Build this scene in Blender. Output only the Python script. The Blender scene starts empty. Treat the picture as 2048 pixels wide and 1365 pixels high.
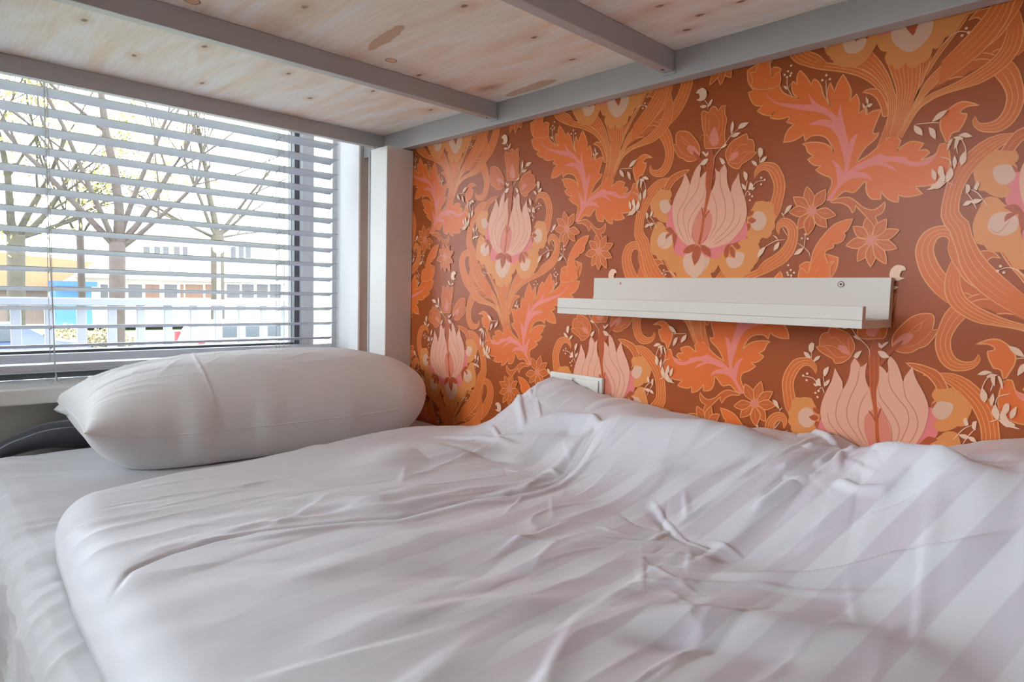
import bpy, bmesh, math, random
import numpy as np
from mathutils import Matrix, Vector
from mathutils.geometry import tessellate_polygon
random.seed(7); rng = np.random.default_rng(7)
C = bpy.context.scene.collection
# ------------------------------------------------------------ camera, world, lights, exposure
FPX, YAW, PITCH, ROLL, CX, CY = 1294.56, .763304, -.0715231, .0251576, 1024.0, 682.5
def cam_axes():
    cy, sy = math.cos(YAW), math.sin(YAW)
    fw = Vector((sy, cy, 0)); rt = Vector((cy, -sy, 0)); up = Vector((0, 0, 1))
    f2 = fw*math.cos(PITCH)+up*math.sin(PITCH); u2 = up*math.cos(PITCH)-fw*math.sin(PITCH)
    return rt*math.cos(ROLL)+u2*math.sin(ROLL), u2*math.cos(ROLL)-rt*math.sin(ROLL), f2
RT, UP, FW = cam_axes()
cam = bpy.data.cameras.new('camera'); camo = bpy.data.objects.new('camera', cam); C.objects.link(camo)
camo.matrix_world = Matrix(((RT.x, UP.x, -FW.x, 0), (RT.y, UP.y, -FW.y, 0), (RT.z, UP.z, -FW.z, 0), (0, 0, 0, 1)))
cam.sensor_width = 36; cam.lens = FPX/2048*36; cam.clip_start = .02; cam.clip_end = 500
bpy.context.scene.camera = camo
def ray(px, py): return RT*((px-CX)/FPX) - UP*((py-CY)/FPX) + FW
def onY(px, py, Y): d = ray(px, py); return d*(Y/d.y)
def onX(px, py, X): d = ray(px, py); return d*(X/d.x)
def onZ(px, py, Z): d = ray(px, py); return d*(Z/d.z)

world = bpy.data.worlds.new('overcast_sky'); bpy.context.scene.world = world; world.use_nodes = True
bg = world.node_tree.nodes['Background']; bg.inputs[0].default_value = (.84, .925, 1, 1); bg.inputs[1].default_value = 6.6
def area(name, loc, rot, sx, sy, power, col):
    l = bpy.data.lights.new(name, 'AREA'); l.shape = 'RECTANGLE'; l.size = sx; l.size_y = sy; l.energy = power; l.color = col
    o = bpy.data.objects.new(name, l); o.location = loc; o.rotation_euler = rot; C.objects.link(o); return o
area('left_opening_fill', (-2.75, 1.1, .85), (0, -math.pi/2+.12, 0), 1.2, 1.1, 8, (.86, .93, 1))  # fill lamp added in the unseen left opening, on top of the sky light
vs = bpy.context.scene.view_settings
vs.view_transform = 'Standard'; vs.look = 'None'; vs.gamma = 1; vs.use_curve_mapping = False; vs.exposure = 0.76

# ------------------------------------------------------------ materials
def lin(c): return tuple(((v/255)/12.92 if v/255 <= .04045 else ((v/255+.055)/1.055)**2.4) for v in c)
MATS = {}
def mat(name, rgb, rough=.5, metal=0, spec=.5, noise=0, nscale=20, bump=0, bscale=200, sheen=0, stretch=(1, 1, 1), emit=0):
    if name in MATS: return MATS[name]
    m = bpy.data.materials.new(name); m.use_nodes = True; nt = m.node_tree; b = nt.nodes['Principled BSDF']
    col = lin(rgb); b.inputs['Base Color'].default_value = (*col, 1)
    b.inputs['Roughness'].default_value = rough; b.inputs['Metallic'].default_value = metal
    b.inputs['Specular IOR Level'].default_value = spec
    if sheen: b.inputs['Sheen Weight'].default_value = sheen
    if noise or bump:
        tc = nt.nodes.new('ShaderNodeTexCoord'); mp = nt.nodes.new('ShaderNodeMapping'); mp.inputs['Scale'].default_value = stretch
        nt.links.new(tc.outputs['Object'], mp.inputs[0])
    if noise:
        n = nt.nodes.new('ShaderNodeTexNoise'); n.inputs['Scale'].default_value = nscale; n.inputs['Detail'].default_value = 5
        nt.links.new(mp.outputs[0], n.inputs['Vector'])
        r = nt.nodes.new('ShaderNodeMapRange'); r.inputs['To Min'].default_value = 1-noise; r.inputs['To Max'].default_value = 1+noise
        nt.links.new(n.outputs[0], r.inputs[0])
        v = nt.nodes.new('ShaderNodeVectorMath'); v.operation = 'SCALE'; v.inputs[0].default_value = col
        nt.links.new(r.outputs[0], v.inputs['Scale']); nt.links.new(v.outputs[0], b.inputs['Base Color'])
    if bump:
        n2 = nt.nodes.new('ShaderNodeTexNoise'); n2.inputs['Scale'].default_value = bscale; nt.links.new(mp.outputs[0], n2.inputs['Vector'])
        bp = nt.nodes.new('ShaderNodeBump'); bp.inputs['Strength'].default_value = bump; bp.inputs['Distance'].default_value = .001
        nt.links.new(n2.outputs[0], bp.inputs['Height']); nt.links.new(bp.outputs[0], b.inputs['Normal'])
    MATS[name] = m; return m
WHITE = mat('white_paint', (232, 230, 225), .4, noise=.02, nscale=3)
WALLP = mat('wall_paint', (198, 196, 190), .75, noise=.03, nscale=4, bump=.15, bscale=90)
FRAME = mat('window_frame_plastic', (236, 238, 240), .3, noise=.01)
GASK = mat('rubber_gasket', (104, 106, 110), .6, noise=.05)
STEEL = mat('grey_powder_coat', (192, 192, 194), .38, noise=.02, nscale=30, bump=.05, bscale=900)
STEELD = mat('bolt_hole', (22, 20, 20), .6, noise=.05)
SLAT = mat('blind_slat', (198, 198, 207), .45, noise=.015, nscale=8)
CORD = mat('blind_cord', (190, 190, 188), .8, noise=.05)
LEDGE = mat('white_foil_shelf', (224, 214, 202), .38, noise=.01)
PLAST = mat('socket_plastic', (240, 236, 226), .3, noise=.01)
FLOORM = mat('oak_floor', (150, 124, 98), .45, noise=.15, nscale=6, stretch=(1, 12, 1))
BASEW = mat('beige_wood', (196, 160, 126), .5, noise=.1, nscale=8, stretch=(12, 1, 1))
DARKF = mat('dark_fabric', (70, 70, 78), .7, noise=.1, nscale=60, bump=.3, bscale=500, sheen=.3)
CEIL = mat('ceiling_paint', (240, 238, 233), .8, noise=.01)
def cotton(name, rgb):
    return mat(name, rgb, .62, spec=.3, noise=.015, nscale=14, bump=.12, bscale=700, sheen=.12)
SHEET = cotton('white_cotton_sheet', (216, 215, 218)); PILL = cotton('white_cotton_pillowcase', (230, 227, 226))
def stripe_mat():
    m = bpy.data.materials.new('satin_stripe_duvet'); m.use_nodes = True; nt = m.node_tree; b = nt.nodes['Principled BSDF']; N = nt.nodes.new; K = nt.links.new
    uv = N('ShaderNodeUVMap'); uv.uv_map = 'cloth'; sp = N('ShaderNodeSeparateXYZ'); K(uv.outputs[0], sp.inputs[0])
    ns = N('ShaderNodeTexNoise'); ns.inputs['Scale'].default_value = 5; K(uv.outputs[0], ns.inputs['Vector'])
    w = N('ShaderNodeMath'); w.operation = 'MULTIPLY_ADD'; w.inputs[1].default_value = .012; K(ns.outputs[0], w.inputs[0]); K(sp.outputs[1], w.inputs[2])
    mm = N('ShaderNodeMath'); mm.operation = 'MULTIPLY'; mm.inputs[1].default_value = 2*math.pi/.0625; K(w.outputs[0], mm.inputs[0])
    sn = N('ShaderNodeMath'); sn.operation = 'SINE'; K(mm.outputs[0], sn.inputs[0])
    mr = N('ShaderNodeMapRange'); mr.inputs['From Min'].default_value = -.12; mr.inputs['From Max'].default_value = .12; K(sn.outputs[0], mr.inputs[0])
    mx = N('ShaderNodeMix'); mx.data_type = 'RGBA'; mx.inputs['A'].default_value = (*lin((217, 210, 220)), 1); mx.inputs['B'].default_value = (*lin((231, 231, 237)), 1)
    fn = N('ShaderNodeTexNoise'); fn.inputs['Scale'].default_value = 4.5; fn.inputs['Detail'].default_value = 3; K(uv.outputs[0], fn.inputs['Vector'])
    fa = N('ShaderNodeMapRange'); fa.inputs['From Min'].default_value = .35; fa.inputs['From Max'].default_value = .6; fa.inputs['To Min'].default_value = .35; K(fn.outputs[0], fa.inputs[0])
    fx = N('ShaderNodeMapRange'); fx.inputs['From Min'].default_value = .16; fx.inputs['From Max'].default_value = .5; fx.inputs['To Min'].default_value = .12; K(sp.outputs[0], fx.inputs[0])  # stripes fade leftward: view-dependent satin sheen put into the colour
    fm = N('ShaderNodeMath'); fm.operation = 'MULTIPLY'; K(fa.outputs[0], fm.inputs[0]); K(fx.outputs[0], fm.inputs[1])
    iv = N('ShaderNodeMath'); iv.operation = 'SUBTRACT'; iv.inputs[0].default_value = 1; K(mr.outputs[0], iv.inputs[1])
    ml = N('ShaderNodeMath'); ml.operation = 'MULTIPLY'; K(iv.outputs[0], ml.inputs[0]); K(fm.outputs[0], ml.inputs[1])
    fo = N('ShaderNodeMath'); fo.operation = 'SUBTRACT'; fo.inputs[0].default_value = 1; K(ml.outputs[0], fo.inputs[1])
    K(fo.outputs[0], mx.inputs['Factor']); K(mx.outputs['Result'], b.inputs['Base Color'])
    rr = N('ShaderNodeMapRange'); rr.inputs['To Min'].default_value = .42; rr.inputs['To Max'].default_value = .6; K(mr.outputs[0], rr.inputs[0]); K(rr.outputs[0], b.inputs['Roughness'])
    b.inputs['Specular IOR Level'].default_value = .35; b.inputs['Sheen Weight'].default_value = .1
    n2 = N('ShaderNodeTexNoise'); n2.inputs['Scale'].default_value = 700; K(uv.outputs[0], n2.inputs['Vector'])
    bp = N('ShaderNodeBump'); bp.inputs['Strength'].default_value = .1; bp.inputs['Distance'].default_value = .001; K(n2.outputs[0], bp.inputs['Height']); K(bp.outputs[0], b.inputs['Normal'])
    return m
DUVET = stripe_mat()
def glass_mat():
    m = bpy.data.materials.new('window_glass'); m.use_nodes = True; nt = m.node_tree; nt.nodes.clear(); N = nt.nodes.new
    o = N('ShaderNodeOutputMaterial'); t = N('ShaderNodeBsdfTransparent'); t.inputs[0].default_value = (.985, .985, .985, 1)
    g = N('ShaderNodeBsdfGlossy'); g.inputs['Roughness'].default_value = .02; fr = N('ShaderNodeFresnel'); fr.inputs[0].default_value = 1.35
    x = N('ShaderNodeMixShader'); nt.links.new(fr.outputs[0], x.inputs[0]); nt.links.new(t.outputs[0], x.inputs[1]); nt.links.new(g.outputs[0], x.inputs[2]); nt.links.new(x.outputs[0], o.inputs[0])
    return m
GLASS = glass_mat()

# ------------------------------------------------------------ object helpers
def meshobj(name, bm_or_me, m, parent=None, smooth=False):
    if isinstance(bm_or_me, bmesh.types.BMesh):
        me = bpy.data.meshes.new(name); bm_or_me.to_mesh(me); bm_or_me.free()
    else: me = bm_or_me
    if m is not None:
        for x in (m if isinstance(m, (list, tuple)) else [m]): me.materials.append(x)
    if smooth: me.polygons.foreach_set('use_smooth', [True]*len(me.polygons))
    o = bpy.data.objects.new(name, me); C.objects.link(o)
    if parent: o.parent = parent
    return o
def empty(name, loc=(0, 0, 0)):
    o = bpy.data.objects.new(name, None); o.empty_display_size = .05; o.location = loc; C.objects.link(o); return o
def tag(o, label=None, cat=None, group=None, kind=None):
    if label: o['label'] = label
    if cat: o['category'] = cat
    if group: o['group'] = group
    if kind: o['kind'] = kind
    return o
def struct(o): o['kind'] = 'structure'; return o
def box(bm, x0, x1, y0, y1, z0, z1, bev=0, seg=2):
    r = bmesh.ops.create_cube(bm, size=1); vs_ = r['verts']
    for v in vs_: v.co = Vector(((x0+x1)/2+v.co.x*(x1-x0), (y0+y1)/2+v.co.y*(y1-y0), (z0+z1)/2+v.co.z*(z1-z0)))
    if bev:
        es = list({e for v in vs_ for e in v.link_edges}); bmesh.ops.bevel(bm, geom=es, offset=bev, segments=seg, affect='EDGES', profile=.6)
    return bm
def bx(name, m, parent, *d, bev=0, o=(0, 0, 0)):
    bm = bmesh.new(); d = list(d)
    for i in range(6): d[i] -= o[i//2]
    box(bm, *d, bev=bev); return meshobj(name, bm, m, parent)
def tube(bm, pts, radii, n=8, cap=True, flat=None):
    pts = [Vector(p) for p in pts]; rings = []
    for i, p in enumerate(pts):
        t = (pts[min(i+1, len(pts)-1)]-pts[max(i-1, 0)]).normalized()
        a = Vector((0, 0, 1)) if abs(t.z) < .9 else Vector((1, 0, 0))
        u = t.cross(a).normalized(); v = u.cross(t).normalized(); r = radii[i] if hasattr(radii, '__len__') else radii
        fz = flat or 1
        rings.append([bm.verts.new(p+(u*math.cos(2*math.pi*k/n)+v*math.sin(2*math.pi*k/n)*fz)*r) for k in range(n)])
    for a, b in zip(rings, rings[1:]):
        for k in range(n): bm.faces.new((a[k], a[(k+1) % n], b[(k+1) % n], b[k]))
    if cap: bm.faces.new(rings[0][::-1]); bm.faces.new(rings[-1])
    return bm
def grid_mesh(name, P, uv=None):
    n, m = P.shape[:2]; me = bpy.data.meshes.new(name)
    idx = np.arange(n*m).reshape(n, m)
    f = np.stack([idx[:-1, :-1], idx[1:, :-1], idx[1:, 1:], idx[:-1, 1:]], -1).reshape(-1, 4)
    me.vertices.add(n*m); me.vertices.foreach_set('co', P.reshape(-1, 3).astype(np.float32).ravel())
    me.loops.add(len(f)*4); me.loops.foreach_set('vertex_index', f.ravel().astype(np.int32))
    me.polygons.add(len(f)); me.polygons.foreach_set('loop_start', np.arange(0, len(f)*4, 4, dtype=np.int32))
    me.polygons.foreach_set('loop_total', np.full(len(f), 4, dtype=np.int32)); me.update(calc_edges=True)
    if uv is not None:
        l = me.uv_layers.new(name='cloth'); l.data.foreach_set('uv', uv.reshape(-1, 2)[f.ravel()].astype(np.float32).ravel())
    me.validate(); return me

# ------------------------------------------------------------ room shell
WX, WY, FZ, CZ = 1.06, 1.74, -.90, 1.62
struct(bx('floor', FLOORM, None, -2.9, 1.3, -2.2, 2.0, FZ-.1, FZ))
struct(bx('ceiling', CEIL, None, -2.9, 1.3, -2.2, 2.0, CZ, CZ+.1))
struct(bx('wall_front', mat('taupe_wall', (122, 112, 104), .8, noise=.03), None, -2.9, 1.3, -2.3, -2.2, FZ, CZ))
def frame_wall(name, axis, a, b, lo, hi, olo, ohi, oz0, oz1):
    bm = bmesh.new()
    def q(l, h, z0, z1):
        if axis == 'y': box(bm, l, h, a, b, z0, z1)
        else: box(bm, a, b, l, h, z0, z1)
    q(lo, olo, FZ, CZ); q(ohi, hi, FZ, CZ); q(olo, ohi, FZ, oz0); q(olo, ohi, oz1, CZ)
    return struct(meshobj(name, bm, WALLP))
frame_wall('wall_back', 'y', WY, 1.96, -2.9, 1.3, -1.45, 1.02, -.2615, .80)
frame_wall('wall_left', 'x', -3.0, -2.85, -2.3, 1.96, .5, 1.68, .25, 1.5)  # opening out of view, sized for the side light it lets in
wall_right = struct(bx('wall_right', mat('wallpaper_ground', (174, 86, 42), .32, spec=.24, noise=.03, nscale=5), None, WX, 1.3, -2.2, WY, FZ, CZ))

# ---- wallpaper print: flat coloured shapes of the paper's repeat
def build_trace():
    P=.517
    U1=(-.6133,.1552,1); U1R=(-.6133+P,.1552,1)
    U2U=(-.3166,.475,-1); U2=(-.3166,-.165,-1)
    CR=dict(A=(1260,140,5.689,U1),B=(1240,320,5.12,U1),C=(1480,90,5.689,U2U),D=(1540,260,5.689,U2U),E=(1700,0,5.885,U2U),
     F=(1820,400,4.2675,U1R),G=(1560,640,4.197,U2),H=(1280,640,5.689,U1),I=(1600,0,3.25,U2U),J=(1600,400,2.73,U2U),K=(1600,400,2.73,U2))
    def to_wall(cr,x,y):
        x0,y0,s,(s0,z0,sg)=CR[cr]
        q=onX(x0+x/s,y0+y/s,1.06)
        return (sg*(-q[1]-s0), q[2]-z0)
    def pts(st):
        out=[];cr=None
        for tok in st.split():
            if tok[1:2]==':': cr=tok[0]; tok=tok[2:]
            if not tok: continue
            c=tok.endswith('*'); x,y=tok.rstrip('*').split(',')
            a,b=to_wall(cr,float(x),float(y))
            out+= [round(a*1e4),round(b*1e4),1 if c else 0]
        return out
    # kinds: F fill closed (colour, outline colour or None, width) ; L line ; B band(left,right,n) ; D dot
    WP=[]
    def Fl(col,st,line=None,w=1.6): WP.append(('F',col,line,w,pts(st)))
    def L(col,w,*sts):
        for st in sts: WP.append(('L',col,w,pts(st)))
    def B(col,l,r,n,line='gold',w=1.7): WP.append(('B',col,line,w,n,pts(l),pts(r)))
    def D(col,r,st): WP.append(('D',col,r,pts(st)))
    def star(cr,c,tips,w,rc):
        cx,cy=c
        for tx,ty in tips:
            dx,dy=tx-cx,ty-cy; l=(dx*dx+dy*dy)**.5; nx,ny=-dy/l*w,dx/l*w
            f=lambda t,k:'%g,%g'%(cx+dx*t+nx*k,cy+dy*t+ny*k)
            Fl('org2',f'{cr}:{f(.12,0)}* {f(.3,.55)} {f(.55,1)} {f(.8,.62)} {tx},{ty}* {f(.8,-.62)} {f(.55,-1)} {f(.3,-.55)}','gold',1.5)
            L('gold2',.9,f'{cr}:{f(.15,0)} {f(.75,0)}')
        D('rose',rc,f'{cr}:{cx},{cy}')

    # ---- palmate leaf
    B('org','F:320,880 200,780 100,640 50,480 60,380 120,280 220,230 310,225 380,260 405,330 400,370 320,410','F:340,680 260,580 215,490 200,410 230,335 280,310 320,320 335,350 328,380 320,410',2)
    Fl('org2','F:590,440* 680,435 730,460 770,500* 700,490 650,530* 600,480','gold')
    Fl('leaf','C:85,290* 150,250 250,210 320,350* 345,285 400,250 470,275* 445,380 460,490 520,560 680,610* 610,560 590,480 600,415 650,450* 650,360 685,290* 760,370 810,460* 850,390 920,460 950,570 1030,700* 990,600 1000,500 1030,430* 1075,540* 1110,440 1175,335* 1230,430 1265,530 1250,640* 1325,560* 1360,660 1345,780* 1400,745 1440,720 1450,790* 1520,750 1610,735* 1560,860 1510,1000 1580,1000* 1540,1070 1420,1180 1320,1340* 1450,1260 1560,1170 1640,1090 1760,1010* 1830,1090* 1790,1200 D:1450,230* 1560,150 1640,130 1750,155* 1690,235* 1780,225 1815,265* 1710,345* 1820,310 1890,270 1940,160 I:960,930 985,870 1030,855* 1070,790 1085,740* 1040,730 1080,695 1165,685* 1060,662 980,700 920,770 912,830 940,900 965,960 975,1030 970,1090 940,1150 860,1200 750,1215* 795,1260* 740,1275 680,1280 640,1265* 640,1315* 580,1300 525,1245* 525,1295* 460,1290 430,1240 425,1180 D:960,710 850,700 760,770 700,800 630,785 690,660 705,600 690,545 600,510 520,455* 590,405* 500,400 430,335* 495,295* 430,250 410,190 370,160* 480,140 600,150 680,190 730,260* 700,180 640,90 540,60 450,80 400,130* 385,50* C:620,1085 495,1110* 540,980 620,905* 530,880* 560,820 450,845 345,830* 385,765* 345,805 260,790 195,750* 260,695* 180,690 130,640 95,540* 160,520* 95,420','gold',1.8)
    Fl('pink','C:230,310* 235,420 270,520 330,590 420,650 560,670 700,680 820,680* 770,535* 830,620 900,680 1000,730 1115,830* 1120,750 1155,675* 1160,780 1200,950 1240,1130* 1270,1060 1345,1000* 1310,1100 1270,1250 D:920,330 885,480* 1000,390 1150,320 1255,270* 1350,300 1450,300 1560,310 1580,280* 1560,330 1620,360 1720,360 1820,320 1900,270* 1840,360 1760,400 1660,415 1560,400 1400,360 1300,370* 1400,420 1450,470* 1340,430 1230,400 1100,430 970,480* 1080,490 1140,530 1160,575* 1080,550 960,550 860,590 800,650 720,760 700,800 640,795 700,720 760,620 760,520 740,420 695,340* 770,380 830,480* 850,420 840,330 C:1170,1250 1130,1100 1080,1000 980,930 780,910* 880,860 960,850 1060,870* 980,800 860,760 700,740 500,700 380,650 290,560 250,450')
    L('rose',1.0,'D:890,160 870,300 850,460 780,600 690,760')
    Fl('org2','D:690,810 860,765 960,800 1060,880 1160,910 1240,880 1305,815* 1305,890 1260,960 1200,985 1220,1060 1205,1200* 1150,1060 1060,950 970,860* 970,900 940,950* 890,870 800,830 720,830','gold')
    # fan strands
    B('org','C:580,130 700,220 900,275 1150,305 1350,355 1500,440 1610,560 1680,690 1690,800 1640,960 1560,1160','C:660,90 760,150 1000,205 1300,250 1480,330 1600,430 1700,560 1740,680 1760,800 1720,950 1640,1110',1)
    Fl('org','E:150,1090* 220,1050 330,1050* 400,1150 450,1300 440,1365 385,1365 370,1280 320,1170 250,1110','gold')
    B('org','E:60,790 200,840 320,940 420,1080 450,1200 450,1365 I:560,860','E:240,590 360,730 460,900 520,1080 550,1200 540,1365 I:590,890',3)
    B('org','E:440,740 500,900 545,1050 550,1200 530,1365 I:580,890','E:850,700 830,900 800,1050 750,1200 690,1365 I:635,890',6)
    B('org2','E:830,700 820,950 790,1090 740,1220 700,1350 I:625,890','E:960,670 900,830 850,980 800,1090 740,1240',2)
    B('org2','E:880,900 960,720 1080,540 1180,430 1300,230 1330,120','E:900,900 1000,730 1150,520 1260,380 1350,250 1430,120',1)
    Fl('org2','E:880,1080 1140,890 1400,720 1600,560 1860,300 1850,450 1750,620 1600,760 1400,850 1320,910 1180,940 1000,1040')
    L('gold',1.5,'E:1560,625 1640,630 1710,655','E:1450,715 1550,695 1670,710','E:1660,630 1720,590 1780,575','E:1150,940 1250,910 1340,905')
    B('org','I:635,880 E:700,1330 790,1150 900,960 1050,800 1250,600 1450,400 1600,230 1700,80 1780,-60','I:650,890 E:740,1330 840,1180 1000,1000 1150,880 1400,720 1600,560 1770,420 1860,300 1990,110 2080,-80',4)
    B('org','I:1240,470 1300,530 1335,590 1345,640 1330,710 1290,770 1230,800 1165,800 1140,755','I:1330,360 1405,430 1440,520 1456,620 1440,700 1390,790 1310,850 1220,860 1150,840 1120,790 1140,755',2)
    B('org','I:645,890 E:720,1330 830,1210 950,1110 1200,1000 1400,890 1600,760 1750,620 1830,450 1855,320','I:660,900 E:780,1330 870,1240 1050,1130 1300,1050 1550,970 1750,850 1900,720 2000,560 2040,400 2030,250 1990,120',3)
    # main left band
    B('org','B:600,200 480,185 390,210 300,290 205,430 165,600 150,780 F:335,260 400,440 430,560 500,680 620,800 800,920 973,1010','B:600,205 510,225 440,280 350,380 290,480 250,600 240,740 F:500,190 530,310 620,480 750,620 900,750 973,810',3)
    Fl('org2','G:1060,362* 1150,370 1250,400 1340,450 1420,600 1380,640 1330,600 1290,530 1220,460 1120,410','gold')
    L('gold2',1,'G:1110,380 1220,430 1320,500 1380,600')
    # right hooks
    B('org','B:1385,190 1375,140 1410,70 1460,30 1530,25 1600,45 1650,110 1685,200 1690,300 1665,420 1640,520 1600,600','B:1385,180 1420,130 1470,100 1520,120 1560,190 1580,260 1575,340 1545,440 1530,520 1500,600',2)
    B('org','B:1625,765 1600,700 1610,650 1650,605 1710,600 1780,640 1820,720 1815,820 1790,920 1740,1000 1650,1080 C:900,270','B:1630,760 1640,700 1670,680 1710,700 1725,760 1710,830 1640,930 1560,990 1480,1040 C:1000,215',3)
    # blossoms
    bl='blos'
    def blossom(o,w,leaves,lines=()):
        Fl(bl,o)
        Fl('ppch',w)
        for l in lines: L('dpch',.9,l)
        for l in leaves: Fl('rust',l)
    Fl(bl,'B:440,960 560,960 660,1000 640,1120 540,1150 470,1040')
    blossom('E:300,400 320,520 370,600 440,610* 410,690 450,770 500,755* 520,800 560,815 610,790 660,735* 690,790 750,800 800,780 820,735* 870,740 930,690 960,640 975,570* 1030,575 1080,520 1110,460 1180,330 1200,180 1100,-60 700,-150 300,-60 270,200','E:480,380 500,480 560,550 640,555 700,555 800,520 880,440 930,350 950,260 930,60 700,-20 520,60 470,250',[],['E:680,370 660,460 625,550','E:700,380 800,420 880,430'])
    blossom('C:985,100 1075,150* 1065,210 1120,235 1190,250 1250,190* 1290,240 1350,240 1420,170 1480,60 1510,-40 1400,-180 1200,-260 1050,-200 960,-30','C:1150,0 1170,50 1220,70 1280,65 1340,40 1355,-10 1330,-100 1200,-110',[],['C:1250,-60 1255,65'])
    Fl('hot','B:500,480 475,600 480,690 560,760 560,940 620,985 760,960 940,1010 1040,1000 1090,880 1180,850 1310,780 1300,650 1200,450 900,300 600,440')
    blossom('B:1370,470 1390,430* 1430,422 1470,420* 1500,430 1530,425* 1570,460 1580,500 1575,540* 1600,580 1585,640* 1590,690 1555,730* 1550,770 1500,810* 1455,800 1430,850* 1390,870 1340,840 1300,770 1310,700 1300,600 1340,520','B:1370,560 1400,530 1450,530 1490,570 1500,630 1470,700 1410,725 1360,700 1340,640',['B:1310,585* 1320,535 1370,520 1360,560','B:1310,620* 1350,590 1400,620* 1350,652','B:1300,660* 1330,650 1340,690 1310,730*'])
    blossom('B:380,330 430,300* 480,310 520,310* 535,360 515,400* 530,440 510,510 480,560* 500,600 470,640 440,640 400,620 370,590* 330,580 320,520* 310,450 335,400* 360,370','B:410,430 440,410 490,410 520,450 515,510 470,550 430,530 410,480',['B:530,440* 500,410 520,470*'])
    blossom('B:370,640 430,640 470,690 540,740 560,800 550,880 560,960 520,1020 460,1030* 400,1020 370,980* 330,960 315,900* 310,840 320,780* 340,720','B:400,780 440,745 500,750 540,800 530,870 480,910 420,900 385,850',['B:465,710* 520,690 560,740* 530,760','B:540,735* 585,770 580,830 560,885* 540,820','B:470,815* 480,760 545,745*'],['B:400,860 440,890 500,800'])
    blossom('B:1080,930 1160,860 1250,870 1320,820* 1360,900 1345,960* 1370,1000 1370,1100 1300,1150* 1250,1210 1100,1210 1020,1100 1010,1010','B:1095,1000 1180,1000 1190,940 1270,960 1270,1020 1230,1090 1150,1110 1100,1070',['B:1065,950 1090,880 1130,870* 1110,980 1085,1010*','B:1130,880* 1175,920 1175,1010* 1130,960','B:1150,860* 1200,850 1240,890* 1210,920 1170,890'])
    Fl('ppch','B:655,1000 700,950 800,940 860,980 880,1060 850,1150 770,1210 690,1160 650,1080')
    # buds
    Fl('org2','A:820,480 855,470 895,490* 930,430 970,420 1010,470* 1040,420 1095,405* 1085,500 1105,560 1090,650 1080,740 1085,840 1030,885 900,895 860,890 845,800 850,730 830,660 820,560','gold',1.4)
    Fl('pinkl','A:965,640* 1000,720 1015,800 1000,850 940,870 910,800 920,720')
    L('gold2',1.2,'A:870,500 860,600 865,700 900,760','A:905,560 900,660 920,700','A:940,480 1000,540 1020,620 1000,700','A:1040,440 1060,560 1050,700 1010,800','A:800,800 810,755 850,740 890,755 905,800 900,880')
    Fl('org2','A:490,850* 530,850* 525,760 545,710 610,695 680,715 740,780 790,860 800,930 780,1000 720,1040 650,1040 610,1010 560,990 520,930','gold',1.4)
    L('gold2',1.2,'A:530,850 580,930 640,980 700,990','A:600,760 620,840 680,860','A:560,740 640,800 700,880 760,960')
    Fl('pinkl','A:650,890 680,860 740,880 790,960 700,960 670,930')
    Fl('org2','A:1330,725* 1350,790* 1400,800 1420,860 1415,930 1450,935* 1390,1000 1330,1040 1270,1080 1250,1120 1190,1120 1130,1080 1110,1040 1090,960 1120,880 1160,820 1240,770','gold',1.4)
    L('gold2',1.2,'A:1345,790 1330,850 1270,850 1220,900 1170,950 1120,1040','A:1120,1050 1200,1000 1270,950 1340,930 1450,935','A:1150,860 1150,930 1120,1040','A:1420,930 1340,960 1240,1060 1120,1050')
    Fl('pinkl','A:1140,1010 1160,960 1200,935 1245,935* 1200,1010 1130,1040')
    L('rust',6,'A:720,930 780,1000 830,1070 870,1150 900,1230'); L('rust',5,'A:1110,1050 1050,1110 980,1180 940,1250')
    # tulip
    Fl('petal','B:670,130* 712,220 716,262 740,185 775,100 820,40* 834,80 822,160 830,185* 860,140 905,110* 893,160 880,250 888,330 875,450 855,560 790,600 750,700 735,790 780,870 730,880 690,875 640,830 600,780 560,680 540,560 545,450 580,350 640,230')
    Fl('petal','B:975,85* 1000,115 1025,125* 1040,90 1075,45* 1098,100 1098,180 1110,260 1140,340* 1150,260 1190,190 1222,130* 1235,240 1260,320 1290,420 1303,520 1295,600 1260,690 1200,770 1120,850 1020,885 940,905 860,880 830,870 890,820 900,790 935,700 945,600 910,540 890,460 920,370 950,300 975,230 982,150')
    Fl('pinkl','B:800,560 830,520 870,480 940,560 945,620 930,710 880,800 830,865 770,850 745,780 755,680')
    L('dpch',1.3,'B:716,262 700,340 680,400 615,510 592,620 620,740 690,870','B:820,175 800,290 735,400 670,490 650,600 680,740 715,860','B:880,300 850,400 780,500 720,600 700,700 730,830','B:870,430 800,560 760,640 745,750 780,850','B:945,340 985,450 995,560 985,660 940,760 905,815','B:1028,120 1035,270 1075,420 1085,540 1060,640 980,760 930,820','B:1140,340 1170,470 1165,600 1110,700 1010,800 950,850','B:1240,560 1215,650 1130,750 1030,830 960,870')
    B('rust','B:880,-100 895,60 885,170 880,260 888,340 870,480 850,580 835,700 800,870','B:950,-100 970,0 960,100 945,200 935,300 915,400 890,500 865,640 850,760 825,870',1,'org',1.2)
    L('rust',2.5,'B:840,490 850,540 855,600','B:925,515 890,560 865,610')
    Fl('rust','B:800,870* 750,865 690,890 645,945* 700,960 760,930'); Fl('rust','B:795,880* 755,930 740,990 765,1085* 810,1020 830,960 822,900'); Fl('rust','B:825,875* 880,880 920,930 932,995* 880,970 840,930')
    L('gold',1.2,'B:765,890 785,872 815,872 835,900')
    # small leaf beside stars
    Fl('leaf','J:0,380* 20,375 45,400 60,340 75,280 110,220 170,150 220,120 292,103* 265,160 235,185* 250,192 235,225 205,240 180,240* 185,260 140,285 155,345* 190,335* 165,380 165,425 100,450 0,450','gold')
    L('gold2',1.3,'J:50,395 70,340 100,290 170,230','J:80,420 90,390 98,370')
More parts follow.
